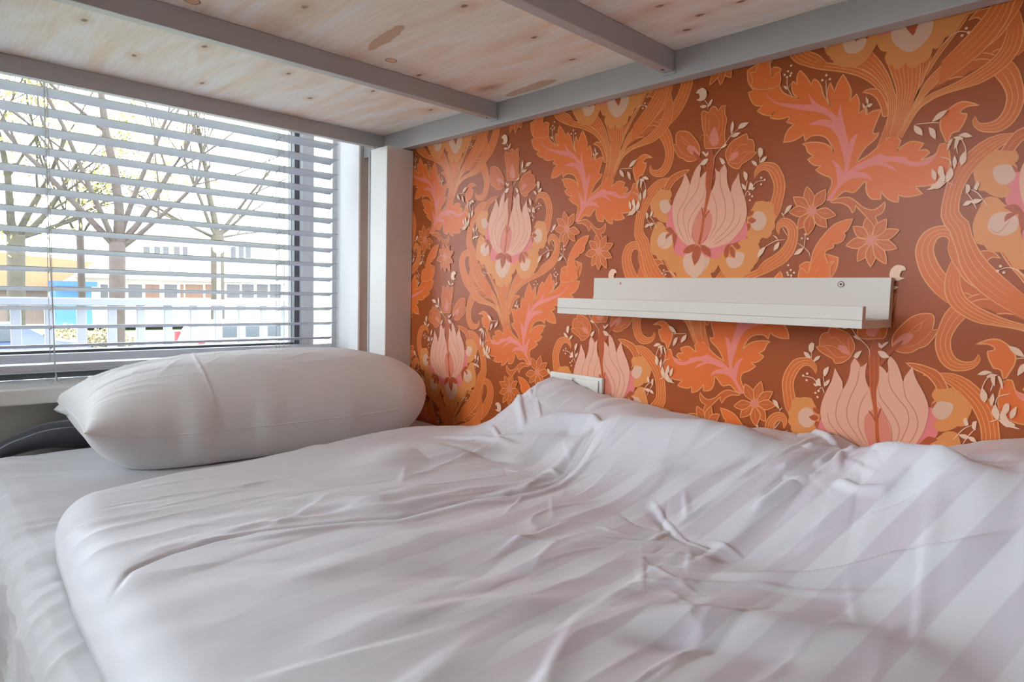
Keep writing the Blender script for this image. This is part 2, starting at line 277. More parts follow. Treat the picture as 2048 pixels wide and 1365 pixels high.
    star('D',(480,920),[(425,645),(270,765),(220,935),(320,1130),(430,1200),(650,1110),(755,975),(640,680)],62,8.2)
    star('D',(1155,1255),[(1100,1000),(950,1100),(870,1320),(1000,1500),(1150,1560),(1330,1530),(1450,1350),(1475,1140),(1335,1015)],62,8.2)
    # cream sprigs
    cr='cream'
    def lv(*a):
        for s in a: Fl(cr,s)
    L(cr,1.2,'A:955,1070 970,990 1020,920 1080,860 1130,780 1180,720 1250,670','A:850,340 890,395 890,450','A:1485,980 1480,1070','I:750,810 860,800 910,800','I:1035,880 1070,940 1085,1000','I:930,1165 960,1185 1005,1205','I:1105,1230 1160,1260 1220,1340','C:1460,680 1440,720 1440,800','C:545,370 545,480 600,590','C:985,400 990,560 1020,680','B:1310,210 1290,320','B:1360,280 1400,230 1480,210','B:1285,380 1310,320 1340,350','B:1680,590 1690,600','B:1665,690 1720,780','B:1480,900 1600,830 1700,820','B:1820,850 1890,900 1940,950 1950,1000','B:1905,770 1890,900','B:280,600 310,660 330,720','B:215,220 230,320','B:205,210 175,300','E:1100,530 1200,420 1300,375 1390,385','I:905,1020 975,1040 985,1090')
    lv('A:1175,580* 1190,640 1160,740* 1150,660','A:1235,670* 1270,610 1360,600* 1300,660','A:1155,760* 1200,720 1265,715* 1210,765','A:1040,895* 1080,850 1115,850* 1080,885',
    'A:800,420* 840,400 885,415* 840,440','A:890,425* 915,360 950,335* 925,400','A:830,205* 870,230 880,290 860,335 810,360 760,345* 800,320 790,270* 760,270 780,230','A:820,930* 850,935 870,960* 900,930* 895,970 870,990* 840,960','A:800,1080* 850,1020 900,1015* 860,1080','A:1025,1000* 1070,1020 1090,1060* 1060,1080 1040,1050',
    'A:1390,1035* 1440,1050 1455,1100* 1410,1080','A:1465,900* 1490,885 1520,910 1515,970 1485,1000* 1465,960','A:1480,1060* 1520,1000 1565,985* 1540,1040','A:1300,1155* 1345,1190 1340,1250 1325,1265* 1300,1210','B:1250,240* 1290,270 1290,310* 1260,290','B:1320,310* 1340,230 1370,260 1360,300*','B:1340,300* 1390,280 1370,312',
    'I:745,815* 790,840 800,885* 750,860','I:840,830* 880,850 885,910* 850,880','I:860,795* 900,740 965,715* 920,770','I:1035,880* 1080,865 1125,890* 1080,897','I:1030,885* 1035,930 1005,975* 1010,920','I:1080,980* 1085,1040 1050,1080* 1040,1030','I:905,1085* 930,1085 940,1130 930,1165* 900,1130','I:985,1085* 1000,1140 960,1190* 950,1150','I:850,1215* 890,1190 955,1185* 900,1230','I:1155,1180* 1170,1200 1150,1240* 1130,1230','I:1110,1320* 1140,1295 1190,1300* 1150,1325',
    'C:1440,590* 1470,640 1460,680* 1440,640','C:1400,665* 1440,710* 1410,730','C:1450,700* 1480,670 1520,675* 1480,715','C:500,470* 540,480 545,515* 520,500','C:550,510* 580,460 590,430*',
    'B:1655,540* 1680,560 1685,588*','B:1685,565* 1720,480 1770,465* 1740,520','B:1570,770* 1610,790 1630,830*','B:1640,840* 1630,900 1580,935* 1590,880','B:1410,1000* 1440,920 1500,890* 1460,970','B:1785,975* 1830,920 1890,900* 1850,960','B:100,420* 125,460 120,510* 100,480','B:155,440* 170,500 130,560 70,575* 120,530','B:275,540* 295,550 295,590 275,610*','B:260,695* 280,660 310,660* 290,690','B:170,310* 185,230 205,205*','B:205,200* 240,195 260,215* 230,222','B:215,430* 205,380 215,330* 228,380')
    D(cr,1.9,'C:515,345 C:555,305 C:580,355 C:990,350 C:945,405 C:1030,395 B:1455,185 B:1490,205 B:1453,252 B:1335,355 B:1360,375 B:1338,415 B:1870,805 B:1930,810 B:1905,765 B:1720,1155 B:1760,1185 B:1730,1080 E:1375,340 E:1400,390 E:1325,425')
    return WP
WP = build_trace()
COL = dict(org=(228, 118, 58), org2=(216, 108, 54), leaf=(240, 120, 56), pink=(248, 142, 126), hot=(242, 132, 128), pinkl=(236, 142, 116), petal=(244, 178, 148), blos=(236, 150, 84), ppch=(236, 186, 156), rust=(192, 92, 54), gold=(246, 164, 100), gold2=(232, 140, 84), dpch=(212, 136, 104), cream=(248, 204, 172), rose=(236, 142, 112))
def smooth(p, closed, n=5):
    N = len(p); out = []
    rngi = range(N) if closed else range(N-1)
    for i in rngi:
        p1 = p[i]; p2 = p[(i+1) % N]
        p0 = p[(i-1) % N] if (closed or i > 0) else p1; p3 = p[(i+2) % N] if (closed or i+2 < N) else p2
        m1 = (0, 0) if p1[2] else ((p2[0]-p0[0])/2, (p2[1]-p0[1])/2); m2 = (0, 0) if p2[2] else ((p3[0]-p1[0])/2, (p3[1]-p1[1])/2)
        d = (p2[0]-p1[0], p2[1]-p1[1])
        if p1[2]: m1 = (d[0]*.9, d[1]*.9) if p2[2] else (d[0]*1.5-m2[0]*.5, d[1]*1.5-m2[1]*.5)
        if p2[2]: m2 = (d[0]*.9, d[1]*.9) if p1[2] else (d[0]*1.5-m1[0]*.5, d[1]*1.5-m1[1]*.5)
        L_ = math.hypot(*d); k = max(1, min(n, int(L_/.0045)+1))
        for j in range(k):
            t = j/k; h1 = 2*t**3-3*t*t+1; h2 = t**3-2*t*t+t; h3 = -2*t**3+3*t*t; h4 = t**3-t*t
            out.append((h1*p1[0]+h2*m1[0]+h3*p2[0]+h4*m2[0], h1*p1[1]+h2*m1[1]+h3*p2[1]+h4*m2[1]))
    if not closed: out.append((p[-1][0], p[-1][1]))
    return out
def resample(p, n):
    s = [0]
    for a, b in zip(p, p[1:]): s.append(s[-1]+math.hypot(b[0]-a[0], b[1]-a[1]))
    out = []; j = 0
    for i in range(n):
        t = s[-1]*i/(n-1)
        while j < len(s)-2 and s[j+1] < t: j += 1
        k = (t-s[j])/max(1e-9, s[j+1]-s[j]); out.append((p[j][0]+(p[j+1][0]-p[j][0])*k, p[j][1]+(p[j+1][1]-p[j][1])*k))
    return out
def unit_mesh():
    V = []; T = []; M = []; names = list(COL); z = [0]
    def P3(p): a = [float(v) for v in p]; return [(a[i]*1e-4, a[i+1]*1e-4, a[i+2]) for i in range(0, len(p), 3)]
    def add(poly, tris, col):
        o = len(V)
        V.extend([(x, y, z[0]) for x, y in poly])
        for t in tris: T.append([o+i for i in t]); M.append(names.index(col))
    def fill(p, col):
        tr = tessellate_polygon([[Vector((x, y, 0)) for x, y in p]]); add(p, tr, col)
    def strip(a, b, col): add(a+b, [t for i in range(len(a)-1) for t in ((i, i+1, len(a)+i+1), (i, len(a)+i+1, len(a)+i))], col)
    def line(p, w, col, closed=False, taper=False):
        q = [p[0]]
        for v in p[1:]:
            if math.hypot(v[0]-q[-1][0], v[1]-q[-1][1]) > 1e-4: q.append(v)
        if closed: q.append(q[0])
        if len(q) < 2: return
        a = []; b = []
        for i in range(len(q)):
            if closed and i in (0, len(q)-1): p0, p1 = q[-2], q[1]
            else: p0, p1 = q[max(i-1, 0)], q[min(i+1, len(q)-1)]
            dx, dy = p1[0]-p0[0], p1[1]-p0[1]; l = math.hypot(dx, dy) or 1; h = w*.5e-3
            if taper: h *= min(1, .35+4*min(i, len(q)-1-i)/len(q))
            a.append((q[i][0]-dy/l*h, q[i][1]+dx/l*h)); b.append((q[i][0]+dy/l*h, q[i][1]-dx/l*h))
        strip(a, b, col)
    for it in WP:
        z[0] += 2
        if it[0] == 'F':
            p = smooth(P3(it[4]), True); fill(p, it[1]); z[0] += 1
            if it[2]: line(p, it[3], it[2], True)
        elif it[0] == 'L': line(smooth(P3(it[3]), False), it[2], it[1], taper=True)
        elif it[0] == 'B':
            a = resample(smooth(P3(it[5]), False), 30); b = resample(smooth(P3(it[6]), False), 30)
            strip(a, b, it[1]); z[0] += 1
            for k in range(it[4]+2):
                t = k/(it[4]+1); w = it[3]*.9 if k in (0, it[4]+1) else it[3]*.5
                ln = [(u[0]+(v[0]-u[0])*t, u[1]+(v[1]-u[1])*t) for u, v in zip(a, b)]
                if 0 < k <= it[4]: ln = ln[1:-2]
                line(ln, w, it[2], taper=True)
        elif it[0] == 'D':
            for x, y, _ in P3(it[3]):
                fill([(x+it[2]*1e-3*math.cos(a*math.pi/5)*(1 if it[2] < 5 else 1), y+it[2]*1e-3*math.sin(a*math.pi/5)) for a in range(10)], it[1])
    return np.array(V), np.array(T), np.array(M), names
def wallpaper():
    V, T, M, names = unit_mesh(); allV = []; allT = []; allM = []; off = 0
    y_lo, y_hi, z_lo, z_hi = -2.19, 1.738, FZ+.002, CZ-.002
    for (s0, z0, sg) in ((-.6133, .1552, 1), (-.3166, -.165, -1)):
        for k in range(-5, 7):
            for m in range(-3, 4):
                S = s0+k*.517; Z = z0+m*.64
                y = -(S+sg*V[:, 0]); z = Z+V[:, 1]; x = WX-5e-6*V[:, 2]-2e-4
                if y.max() < y_lo or y.min() > y_hi or z.max() < z_lo or z.min() > z_hi: continue
                P = np.stack([x, y, z], 1); t = T if sg > 0 else T[:, ::-1]
                py, pz = P[t][:, :, 1], P[t][:, :, 2]
                ok = (py.max(1) > y_lo) & (py.min(1) < y_hi) & (pz.max(1) > z_lo) & (pz.min(1) < z_hi)
                P[:, 1] = np.clip(P[:, 1], y_lo, y_hi); P[:, 2] = np.clip(P[:, 2], z_lo, z_hi)
                allV.append(P); allT.append(t[ok]+off); allM.append(M[ok]); off += len(P)
    V = np.concatenate(allV); T = np.concatenate(allT); M = np.concatenate(allM)
    me = bpy.data.meshes.new('wallpaper_print'); me.from_pydata(V.tolist(), [], T.tolist())
    for n in names: me.materials.append(mat('print_'+n, COL[n], .32, spec=.24))
    me.polygons.foreach_set('material_index', M.astype(np.int32))
    bm = bmesh.new(); bm.from_mesh(me)
    flip = [f for f in bm.faces if f.normal.x > 0]; bmesh.ops.reverse_faces(bm, faces=flip); bm.to_mesh(me); bm.free()
    o = meshobj('wallpaper_print', me, None, wall_right); return o
wallpaper()

# ------------------------------------------------------------ window
win = struct(empty('window_1', (-.2, 1.9, -.2275)))
def W(name, m, *d, bev=.002): return bx(name, m, win, *d, bev=bev, o=(-.2, 1.9, -.2275))
W('window_frame', FRAME, 1.0, 1.02, 1.87, 1.95, -.2275, .80); W('window_frame', FRAME, -1.45, -1.43, 1.87, 1.95, -.2275, .80)
W('window_frame', FRAME, -1.43, 1.0, 1.87, 1.95, .76, .80)
W('window_frame', FRAME, -1.43, 1.0, 1.862, 1.95, -.213, -.190, bev=.003); W('sash', FRAME, -1.43, 1.0, 1.868, 1.94, -.190, -.168, bev=.003)
W('gasket', GASK, -1.43, 1.0, 1.875, 1.95, -.2275, -.213, bev=0); W('gasket', GASK, -1.43, .88, 1.885, 1.93, -.168, -.162, bev=0)
W('mullion', FRAME, .899, .930, 1.868, 1.95, -.168, .76, bev=.004); W('mullion', FRAME, .930, .944, 1.88, 1.95, -.168, .76)
W('gasket', GASK, .883, .899, 1.885, 1.93, -.168, .76, bev=0); W('mullion', FRAME, -.32, -.26, 1.868, 1.95, -.168, .76, bev=.004)
W('pane', GLASS, -.26, .883, 1.905, 1.910, -.165, .76, bev=0); W('pane', GLASS, -1.43, -.32, 1.905, 1.910, -.165, .76, bev=0); W('pane', GLASS, .944, 1.0, 1.905, 1.910, -.165, .76, bev=0)
struct(bx('trim_1', WHITE, None, -1.48, 1.045, 1.70, 1.868, -.261, -.2275, bev=.004))
# window reveal lining
struct(bx('trim_2', mat('reveal_white', (252, 252, 252), .5, noise=.005), None, 1.014, 1.02, WY-.004, 1.872, -.2275, .795, bev=.001))

# boxed post under the rail
post = empty('support_post', (1.015, 1.56, FZ)); tag(post, 'white boxed post under the grey rail beside the wallpaper', 'post')
bx('post_shaft', WHITE, post, .973, 1.0585, 1.521, 1.603, FZ, .392, bev=.002, o=post.location)
bm = bmesh.new(); tube(bm, [(0, 0, 0), (0, 0, .62)], .006, 8)
po = meshobj('edge_strip', bm, STEEL, post); po.location = Vector((.978, 1.611, -.235))-post.location

# ------------------------------------------------------------ venetian blind
blind = empty('venetian_blind', (-.2, 1.80, .755)); tag(blind, 'pale grey venetian blind with thin horizontal slats in the window recess', 'blind')
BO = Vector(blind.location)
bx('headrail', SLAT, blind, -1.40, .968, 1.775, 1.825, .72, .76, bev=.002, o=BO)
n = 7; P = np.zeros((2*n, 2, 3))
for i in range(n):
    t = i/(n-1)-.5
    yy = t*.050; zz = -t*.009+.0030*(1-4*t*t)
    P[i, :, 1] = yy; P[i, :, 2] = zz; P[2*n-1-i, :, 1] = yy; P[2*n-1-i, :, 2] = zz-.0014
P[:, 0, 0] = -1.20; P[:, 1, 0] = 1.168
bm = bmesh.new(); ring = [[bm.verts.new(P[i, j]) for i in range(2*n)] for j in (0, 1)]
for i in range(2*n): bm.faces.new((ring[0][i], ring[0][(i+1) % (2*n)], ring[1][(i+1) % (2*n)], ring[1][i]))
bm.faces.new(ring[0][::-1]); bm.faces.new(ring[1])
slat0 = meshobj('slat', bm, SLAT, blind)
bm = bmesh.new(); box(bm, -.0012, .0012, -.026, .026, -.0008, .0008); rung0 = meshobj('ladder_rung', bm, CORD, blind)
zs = [.4255+.0437*k for k in range(6, 0, -1)]+[.4255-.0438*k for k in range(14)]
cordx = (-1.1, -.45, .26, .80)
first = True; firstr = True
for z in zs:
    s = slat0 if first else slat0.copy()
    if not first: C.objects.link(s)
    first = False; s.parent = blind; s.location = Vector((-.2, 1.80, z))-BO
    s.rotation_euler = (random.uniform(-.012, .012), 0, 0)
    for cx in cordx:
        r = rung0 if firstr else rung0.copy()
        if not firstr: C.objects.link(r)
        firstr = False; r.parent = blind; r.location = Vector((cx, 1.80, z-.004))-BO; r.rotation_euler = (-.18, 0, 0)
bx('bottom_rail', SLAT, blind, -1.40, .968, 1.778, 1.822, -.200, -.184, bev=.003, o=BO)
for cx in cordx:
    for dy in (-.0262, .0262):
        bm = bmesh.new(); tube(bm, [(cx-BO.x, dy, -.19-BO.z), (cx-BO.x, dy, .72-BO.z)], .0008, 6); meshobj('ladder_cord', bm, CORD, blind)
bm = bmesh.new(); tube(bm, [Vector((.252, 1.771, .72))-BO, Vector((.256, 1.771, .1))-BO, Vector((.262, 1.770, -.222))-BO], .0011, 6); meshobj('lift_cord', bm, CORD, blind)
bm = bmesh.new(); tube(bm, [Vector((.262, 1.770, -.2225))-BO, Vector((.2625, 1.770, -.206))-BO], [.0035, .0015], 8)
tube(bm, [Vector((.250, 1.768, -.2262))-BO, Vector((.262, 1.770, -.222))-BO, Vector((.272, 1.769, -.2262))-BO], .0008, 6); meshobj('cord_tassel', bm, CORD, blind)
for x in (.786, .815):
    bm = bmesh.new(); tube(bm, [Vector((x, 1.776, .72))-BO, Vector((x+.002, 1.776, -.18))-BO], .0006, 6); meshobj('lift_cord', bm, CORD, blind)

# ------------------------------------------------------------ bunk bed frame overhead
def plywood_mat():
    m = bpy.data.materials.new('birch_plywood'); m.use_nodes = True; nt = m.node_tree; b = nt.nodes['Principled BSDF']; N = nt.nodes.new; K = nt.links.new
    tc = N('ShaderNodeTexCoord'); mp = N('ShaderNodeMapping'); mp.inputs['Scale'].default_value = (9, 1.6, 3); K(tc.outputs['Object'], mp.inputs[0])
    n1 = N('ShaderNodeTexNoise'); n1.inputs['Scale'].default_value = 1.6; n1.inputs['Detail'].default_value = 6; n1.inputs['Distortion'].default_value = 1.2; K(mp.outputs[0], n1.inputs['Vector'])
    r1 = N('ShaderNodeValToRGB'); e = r1.color_ramp.elements; e[0].position = .2; e[0].color = (*lin((244, 222, 196)), 1); e[1].position = .62; e[1].color = (*lin((254, 253, 249)), 1); K(n1.outputs[0], r1.inputs[0])
    mp2 = N('ShaderNodeMapping'); mp2.inputs['Scale'].default_value = (60, 3, 3); K(tc.outputs['Object'], mp2.inputs[0])
    n2 = N('ShaderNodeTexNoise'); n2.inputs['Scale'].default_value = 3; n2.inputs['Detail'].default_value = 6; n2.inputs['Distortion'].default_value = .6; K(mp2.outputs[0], n2.inputs['Vector'])
    r2 = N('ShaderNodeMapRange'); r2.inputs['From Min'].default_value = .3; r2.inputs['From Max'].default_value = .7; r2.inputs['To Min'].default_value = .93; r2.inputs['To Max'].default_value = 1.04; K(n2.outputs[0], r2.inputs[0])
    s = N('ShaderNodeVectorMath'); s.operation = 'SCALE'; K(r1.outputs[0], s.inputs[0]); K(r2.outputs[0], s.inputs['Scale'])
    last = s.outputs[0]
    wob = N('ShaderNodeTexNoise'); wob.inputs['Scale'].default_value = 26; wob.inputs['Detail'].default_value = 3; K(tc.outputs['Object'], wob.inputs['Vector'])
    wv = N('ShaderNodeVectorMath'); wv.operation = 'MULTIPLY_ADD'; wv.inputs[1].default_value = (.016, .016, 0); K(wob.outputs['Color'], wv.inputs[0]); K(tc.outputs['Object'], wv.inputs[2])
    def blob(px, py, rx, ry, col, amt, soft=.5, rot=0):
        nonlocal last
        p = onZ(px, py, .445)
        a = N('ShaderNodeVectorMath'); a.operation = 'SUBTRACT'; K(wv.outputs[0], a.inputs[0]); a.inputs[1].default_value = (p.x-PO.x+.008, p.y-PO.y+.008, 0)
        rt_ = N('ShaderNodeVectorRotate'); rt_.rotation_type = 'Z_AXIS'; rt_.inputs['Angle'].default_value = rot; K(a.outputs[0], rt_.inputs['Vector'])
        c = N('ShaderNodeVectorMath'); c.operation = 'MULTIPLY'; K(rt_.outputs[0], c.inputs[0]); c.inputs[1].default_value = (1/rx, 1/ry, 0)
        l = N('ShaderNodeVectorMath'); l.operation = 'LENGTH'; K(c.outputs[0], l.inputs[0])
        r = N('ShaderNodeMapRange'); r.inputs['From Min'].default_value = 1; r.inputs['From Max'].default_value = 1-soft; r.inputs['To Min'].default_value = 0; r.inputs['To Max'].default_value = amt; K(l.outputs['Value'], r.inputs[0])
        x = N('ShaderNodeMix'); x.data_type = 'RGBA'; K(r.outputs[0], x.inputs['Factor']); K(last, x.inputs['A']); x.inputs['B'].default_value = (*lin(col), 1); last = x.outputs['Result']
    for px, py in ((270, 111), (168, 40), (410, 93), (575, 147), (620, 196), (745, 182), (860, 219), (404, 166), (1070, 74), (1145, 119), (1318, 12), (1480, 4), (610, 14), (1372, 60), (838, 150), (930, 12), (1230, 50), (1400, 30)):
        blob(px, py, .020, .040, (214, 168, 124), .45, .95)
        blob(px, py, .0055, .009, (120, 76, 40), .8, .5)
    for px, py, rx, ry in ((783, 121, .012, .012), (384, 2, .014, .014)):
        blob(px, py, rx, ry, (120, 70, 30), .9, .1); blob(px, py, rx*.86, ry*.86, (240, 210, 175), .95, .1)
    blob(770, 76, .014, .075, (205, 160, 116), .75, .12, .15); blob(1060, 176, .016, .085, (206, 162, 118), .7, .12, .05)
    blob(560, 40, .05, .2, (232, 190, 150), .5, .95); blob(700, 120, .04, .12, (228, 184, 142), .5, .95); blob(1240, 40, .04, .12, (232, 190, 150), .4, .95); blob(980, 175, .02, .05, (170, 105, 60), .6, .8)
    K(last, b.inputs['Base Color']); b.inputs['Roughness'].default_value = .6; return m
PO = Vector((.575, .3, .445))
bunk = empty('bunk_bed', (.575, .3, .395)); tag(bunk, 'upper bunk with grey steel frame and bare plywood base, overhead', 'bunk bed')
O = Vector(bunk.location)
def BK(name, m, *d, bev=.0015): return bx(name, m, bunk, *d, bev=bev, o=O)
BK('side_rail', STEEL, 1.030, 1.0585, -1.0, 1.738, .395, .455, bev=.0025); BK('side_rail', STEEL, .090, .118, -1.0, 1.738, .395, .455, bev=.0025)
for y0 in (1.627, 1.146, .671, .196, -.279, -.754):
    cb = BK('cross_beam', STEEL, .1185, 1.0275, y0, y0+.022, .408, .4443)
    for xa in (1.0275, .118):
        e_ = bx('end_plate', STEEL, cb, xa, xa+.0022, y0-.003, y0+.024, .404, .4443, o=O)
    h = bmesh.new(); bmesh.ops.create_circle(h, cap_ends=True, segments=14, radius=.0032)
    ho = meshobj('screw_hole', h, STEELD, cb); ho.location = Vector((1.008, y0+.011, .4077))-O; ho.rotation_euler = (math.pi, 0, 0)
pb = bmesh.new(); box(pb, .1185-PO.x, 1.0295-PO.x, -1.0-PO.y, 1.70-PO.y, -.0004, .0182); ply = meshobj('plywood_base', pb, plywood_mat(), bunk); ply.location = PO-O
for xx in (.09, .99):      # legs at the near end, outside the picture
    BK('leg', STEEL, xx, xx+.045, -1.045, -1.0, FZ, .445)

# ------------------------------------------------------------ picture ledge
led = empty('picture_ledge', (1.05, .577, -.034)); tag(led, 'narrow white picture ledge fixed to the floral wallpaper', 'shelf')
LO = Vector(led.location)
def LB(name, *d, bev=.0008, m=LEDGE): return bx(name, m, led, *d, bev=bev, o=LO)
LB('back_panel', 1.044, 1.0585, .302, .852, -.0225, .0385); LB('bottom_panel', .935, 1.0585, .302, .852, -.034, -.0227); LB('front_lip', .935, .947, .302, .852, -.0226, -.0038)
for px, py, hole in ((1682, 569, True), (1240, 567, False)):
    p = onX(px, py, 1.0435); h = bmesh.new(); bmesh.ops.create_cone(h, cap_ends=True, segments=24, radius1=.0044 if hole else .0026, radius2=.0036 if hole else .002, depth=.0012)
    s = meshobj('screw_cap', h, LEDGE if hole else mat('pink_cap', (226, 160, 160), .5, noise=.03), led); s.rotation_euler = (0, -math.pi/2, 0); s.location = Vector((1.0432, p.y, p.z))-LO
    if hole:
        h = bmesh.new(); tube(h, [(math.cos(a*math.pi/12)*.0044, math.sin(a*math.pi/12)*.0044, 0) for a in range(25)], .00045, 6); r = meshobj('screw_ring', h, mat('brass', (110, 80, 50), .3, metal=.6, noise=.05), led); r.rotation_euler = (0, -math.pi/2, 0); r.location = Vector((1.0432, p.y, p.z))-LO
        h = bmesh.new(); bmesh.ops.create_cone(h, cap_ends=True, segments=6, radius1=.0019, radius2=.0017, depth=.001); r = meshobj('screw_recess', h, mat('dark_recess', (60, 36, 24), .5, noise=.05), led); r.rotation_euler = (0, -math.pi/2, 0); r.location = Vector((1.0424, p.y, p.z))-LO

# ------------------------------------------------------------ double socket
sock = empty('wall_socket', (1.0585, .8995, -.208)); tag(sock, 'cream double wall socket half hidden behind the rumpled duvet', 'socket')
SO = Vector(sock.location)
bx('socket_frame', PLAST, sock, 1.050, 1.0586, .826, .973, -.249, -.167, bev=.003, o=SO)
for yc in (.8645, .9345):
    fr = bx('socket_cover', PLAST, sock, 1.0455, 1.0505, yc-.031, yc+.031, -.242, -.174, bev=.0022, o=SO)
    h = bmesh.new(); bmesh.ops.create_cone(h, cap_ends=True, segments=28, radius1=.02, radius2=.019, depth=.001); r = meshobj('socket_well', h, mat('socket_shadow', (214, 208, 196), .4, noise=.02), fr); r.rotation_euler = (0, -math.pi/2, 0); r.location = Vector((1.045, yc, -.208))-SO

# ------------------------------------------------------------ bed: base, mattress, sheet
MT = -.352
base = empty('bed_base', (.58, .38, FZ)); tag(base, 'beige wooden bed base under the white sheet', 'bed')
bx('side_panel', BASEW, base, .10, .12, -.95, 1.66, FZ+.002, -.50, bev=.002, o=base.location); bx('side_panel', BASEW, base, 1.03, 1.05, -.95, 1.51, FZ+.002, -.50, bev=.002, o=base.location)
bx('end_panel', BASEW, base, .12, 1.03, -.95, -.93, FZ+.002, -.50, o=base.location); bx('end_panel', BASEW, base, .12, 1.03, 1.5, 1.52, FZ+.002, -.50, o=base.location)
bx('slatted_top', BASEW, base,   .12, 1.03, -.93, 1.515, -.52, -.50, o=base.location)
bm = bmesh.new(); box(bm, .116, 1.046, -.93, 1.50, -.497, MT-.007, bev=.03); box(bm, .116, .962, 1.2, 1.640, -.497, MT-.007, bev=.03)
mtx = meshobj('mattress', bm, cotton('mattress_ticking', (225, 224, 222)))
tag(mtx, 'white mattress inside the fitted sheet on the lower bunk', 'mattress')

def vnoise(x, y, seed):
    r = np.random.default_rng(seed); g = r.uniform(-1, 1, (64, 64))
    x, y = np.broadcast_arrays(np.asarray(x, float), np.asarray(y, float)); ang = .35+.37*(seed % 7); x, y = x*math.cos(ang)-y*math.sin(ang)+7.3*seed, x*math.sin(ang)+y*math.cos(ang)+3.1*seed
    xi = np.floor(x).astype(int); yi = np.floor(y).astype(int); fx = x-xi; fy = y-yi; fx = fx**3*(fx*(fx*6-15)+10); fy = fy**3*(fy*(fy*6-15)+10)
    G = lambda a, b: g[a % 64, b % 64]
    return (G(xi, yi)*(1-fx)+G(xi+1, yi)*fx)*(1-fy)+(G(xi, yi+1)*(1-fx)+G(xi+1, yi+1)*fx)*fy
def ridge_noise(x, y, seed): return 1-np.abs(vnoise(x, y, seed))*2
# sheet: profile runs from the hem on the room side over the edge and across to the wall
prof = [(.096, -.548), (.098, -.53), (.100, -.51), (.103, -.48), (.102, -.445), (.0995, -.418), (.0955, -.402), (.100, -.379), (.112, -.363), (.128, -.355), (.155, MT), (.2, MT), (1.0, MT), (1.035, MT-.001), (1.05, MT-.01), (1.0535, MT-.03), (1.0535, -.47)]
def resample3(p, n):
    p = np.array(p, float); s = np.r_[0, np.cumsum(np.hypot(*np.diff(p, axis=0).T))]; return s, p
s_, p_ = resample3(prof, 0)
tt = np.concatenate([np.linspace(0, s_[11], 110)[:-1], np.linspace(s_[11], s_[12], 150)[:-1], np.linspace(s_[12], s_[-1], 30)])
xs = np.interp(tt, s_, p_[:, 0]); zz = np.interp(tt, s_, p_[:, 1])
yy = np.linspace(-.95, 1.655, 700)
XX, YY = np.meshgrid(xs, yy); ZZ = np.meshgrid(zz, yy)[0]; TT = np.meshgrid(tt, yy)[0]
side = np.clip((s_[9]-TT)/.12, 0, 1); top = 1-np.clip((s_[10]-TT)/.05, 0, 1)
nearL = np.exp(-np.clip(TT-s_[9], 0, None)/.10)
fold = ridge_noise(YY*16+TT*2.0+.3*np.sin(TT*20), TT*1.6, 3)
fold2 = ridge_noise(YY*34-TT*6, TT*3, 5)
w = (.016*np.clip(fold, -.4, 1)**2*np.sign(fold)+.006*np.clip(fold2, 0, 1)**2)
XX = XX-side*(w+.008*(side > .6)*0)-side*.004
bandw = np.exp(-((TT-s_[6])/.05)**2)
shear = YY+(TT-s_[9])*.35
wr = ridge_noise(shear*22, TT*4, 8)*.6+ridge_noise(shear*44, TT*6, 9)*.4
ZZ = ZZ+bandw*.015*np.clip(wr, -.2, 1)**1+top*nearL*.008*np.clip(wr, -.3, 1)+top*.0016*(vnoise(YY*14, XX*3, 11)+.5*vnoise(YY*30, XX*7, 12))
# end of the mattress rounds down towards the window wall
end = np.clip((YY-1.615)/.04, 0, 1); ZZ = ZZ-end**2.2*.07; XX = np.where(YY > 1.508, np.minimum(XX, .968), XX)
me = grid_mesh('fitted_sheet', np.stack([XX, YY, ZZ], -1))
sh = meshobj('fitted_sheet', me, SHEET, None, True); tag(sh, 'white fitted sheet gathered over the mattress edge', 'sheet')

# ------------------------------------------------------------ dark padded roll behind the mattress
pth = [onY(px, py, Y) for px, py, Y in ((-90, 1010, 1.68), (-45, 945, 1.688), (0, 905, 1.695), (45, 886, 1.70), (95, 872, 1.70), (150, 868, 1.70), (210, 872, 1.70), (280, 885, 1.70))]
bm = bmesh.new(); rr = [.014, .018, .021, .026, .032, .036, .036, .02]
P3_ = [Vector(p) for p in pth]; 
Q = []; R_ = []
for i in range(len(P3_)-1):
    for k in range(5):
        t = k/5; p0 = P3_[max(i-1, 0)]; p1 = P3_[i]; p2 = P3_[i+1]; p3 = P3_[min(i+2, len(P3_)-1)]
        Q.append(.5*((2*p1)+(p2-p0)*t+(2*p0-5*p1+4*p2-p3)*t*t+(3*p1-p0-3*p2+p3)*t**3)); R_.append(rr[i]+(rr[i+1]-rr[i])*t)
tube(bm, Q, R_, 20, flat=.85)
for v in bm.verts:
    a = v.co.x*40; v.co.z += .0015*math.sin(v.co.y*260+v.co.x*8)
roll = meshobj('padded_roll', bm, DARKF, None, True); tag(roll, 'dark grey padded roll between mattress and window wall', 'cushion')
bm = bmesh.new()
tube(bm, [q+Vector((0, -r*.72, r*.5)) for q, r in zip(Q, R_)], .0022, 6); meshobj('piping', bm, mat('grey_piping', (150, 152, 158), .6, noise=.05), roll, True)

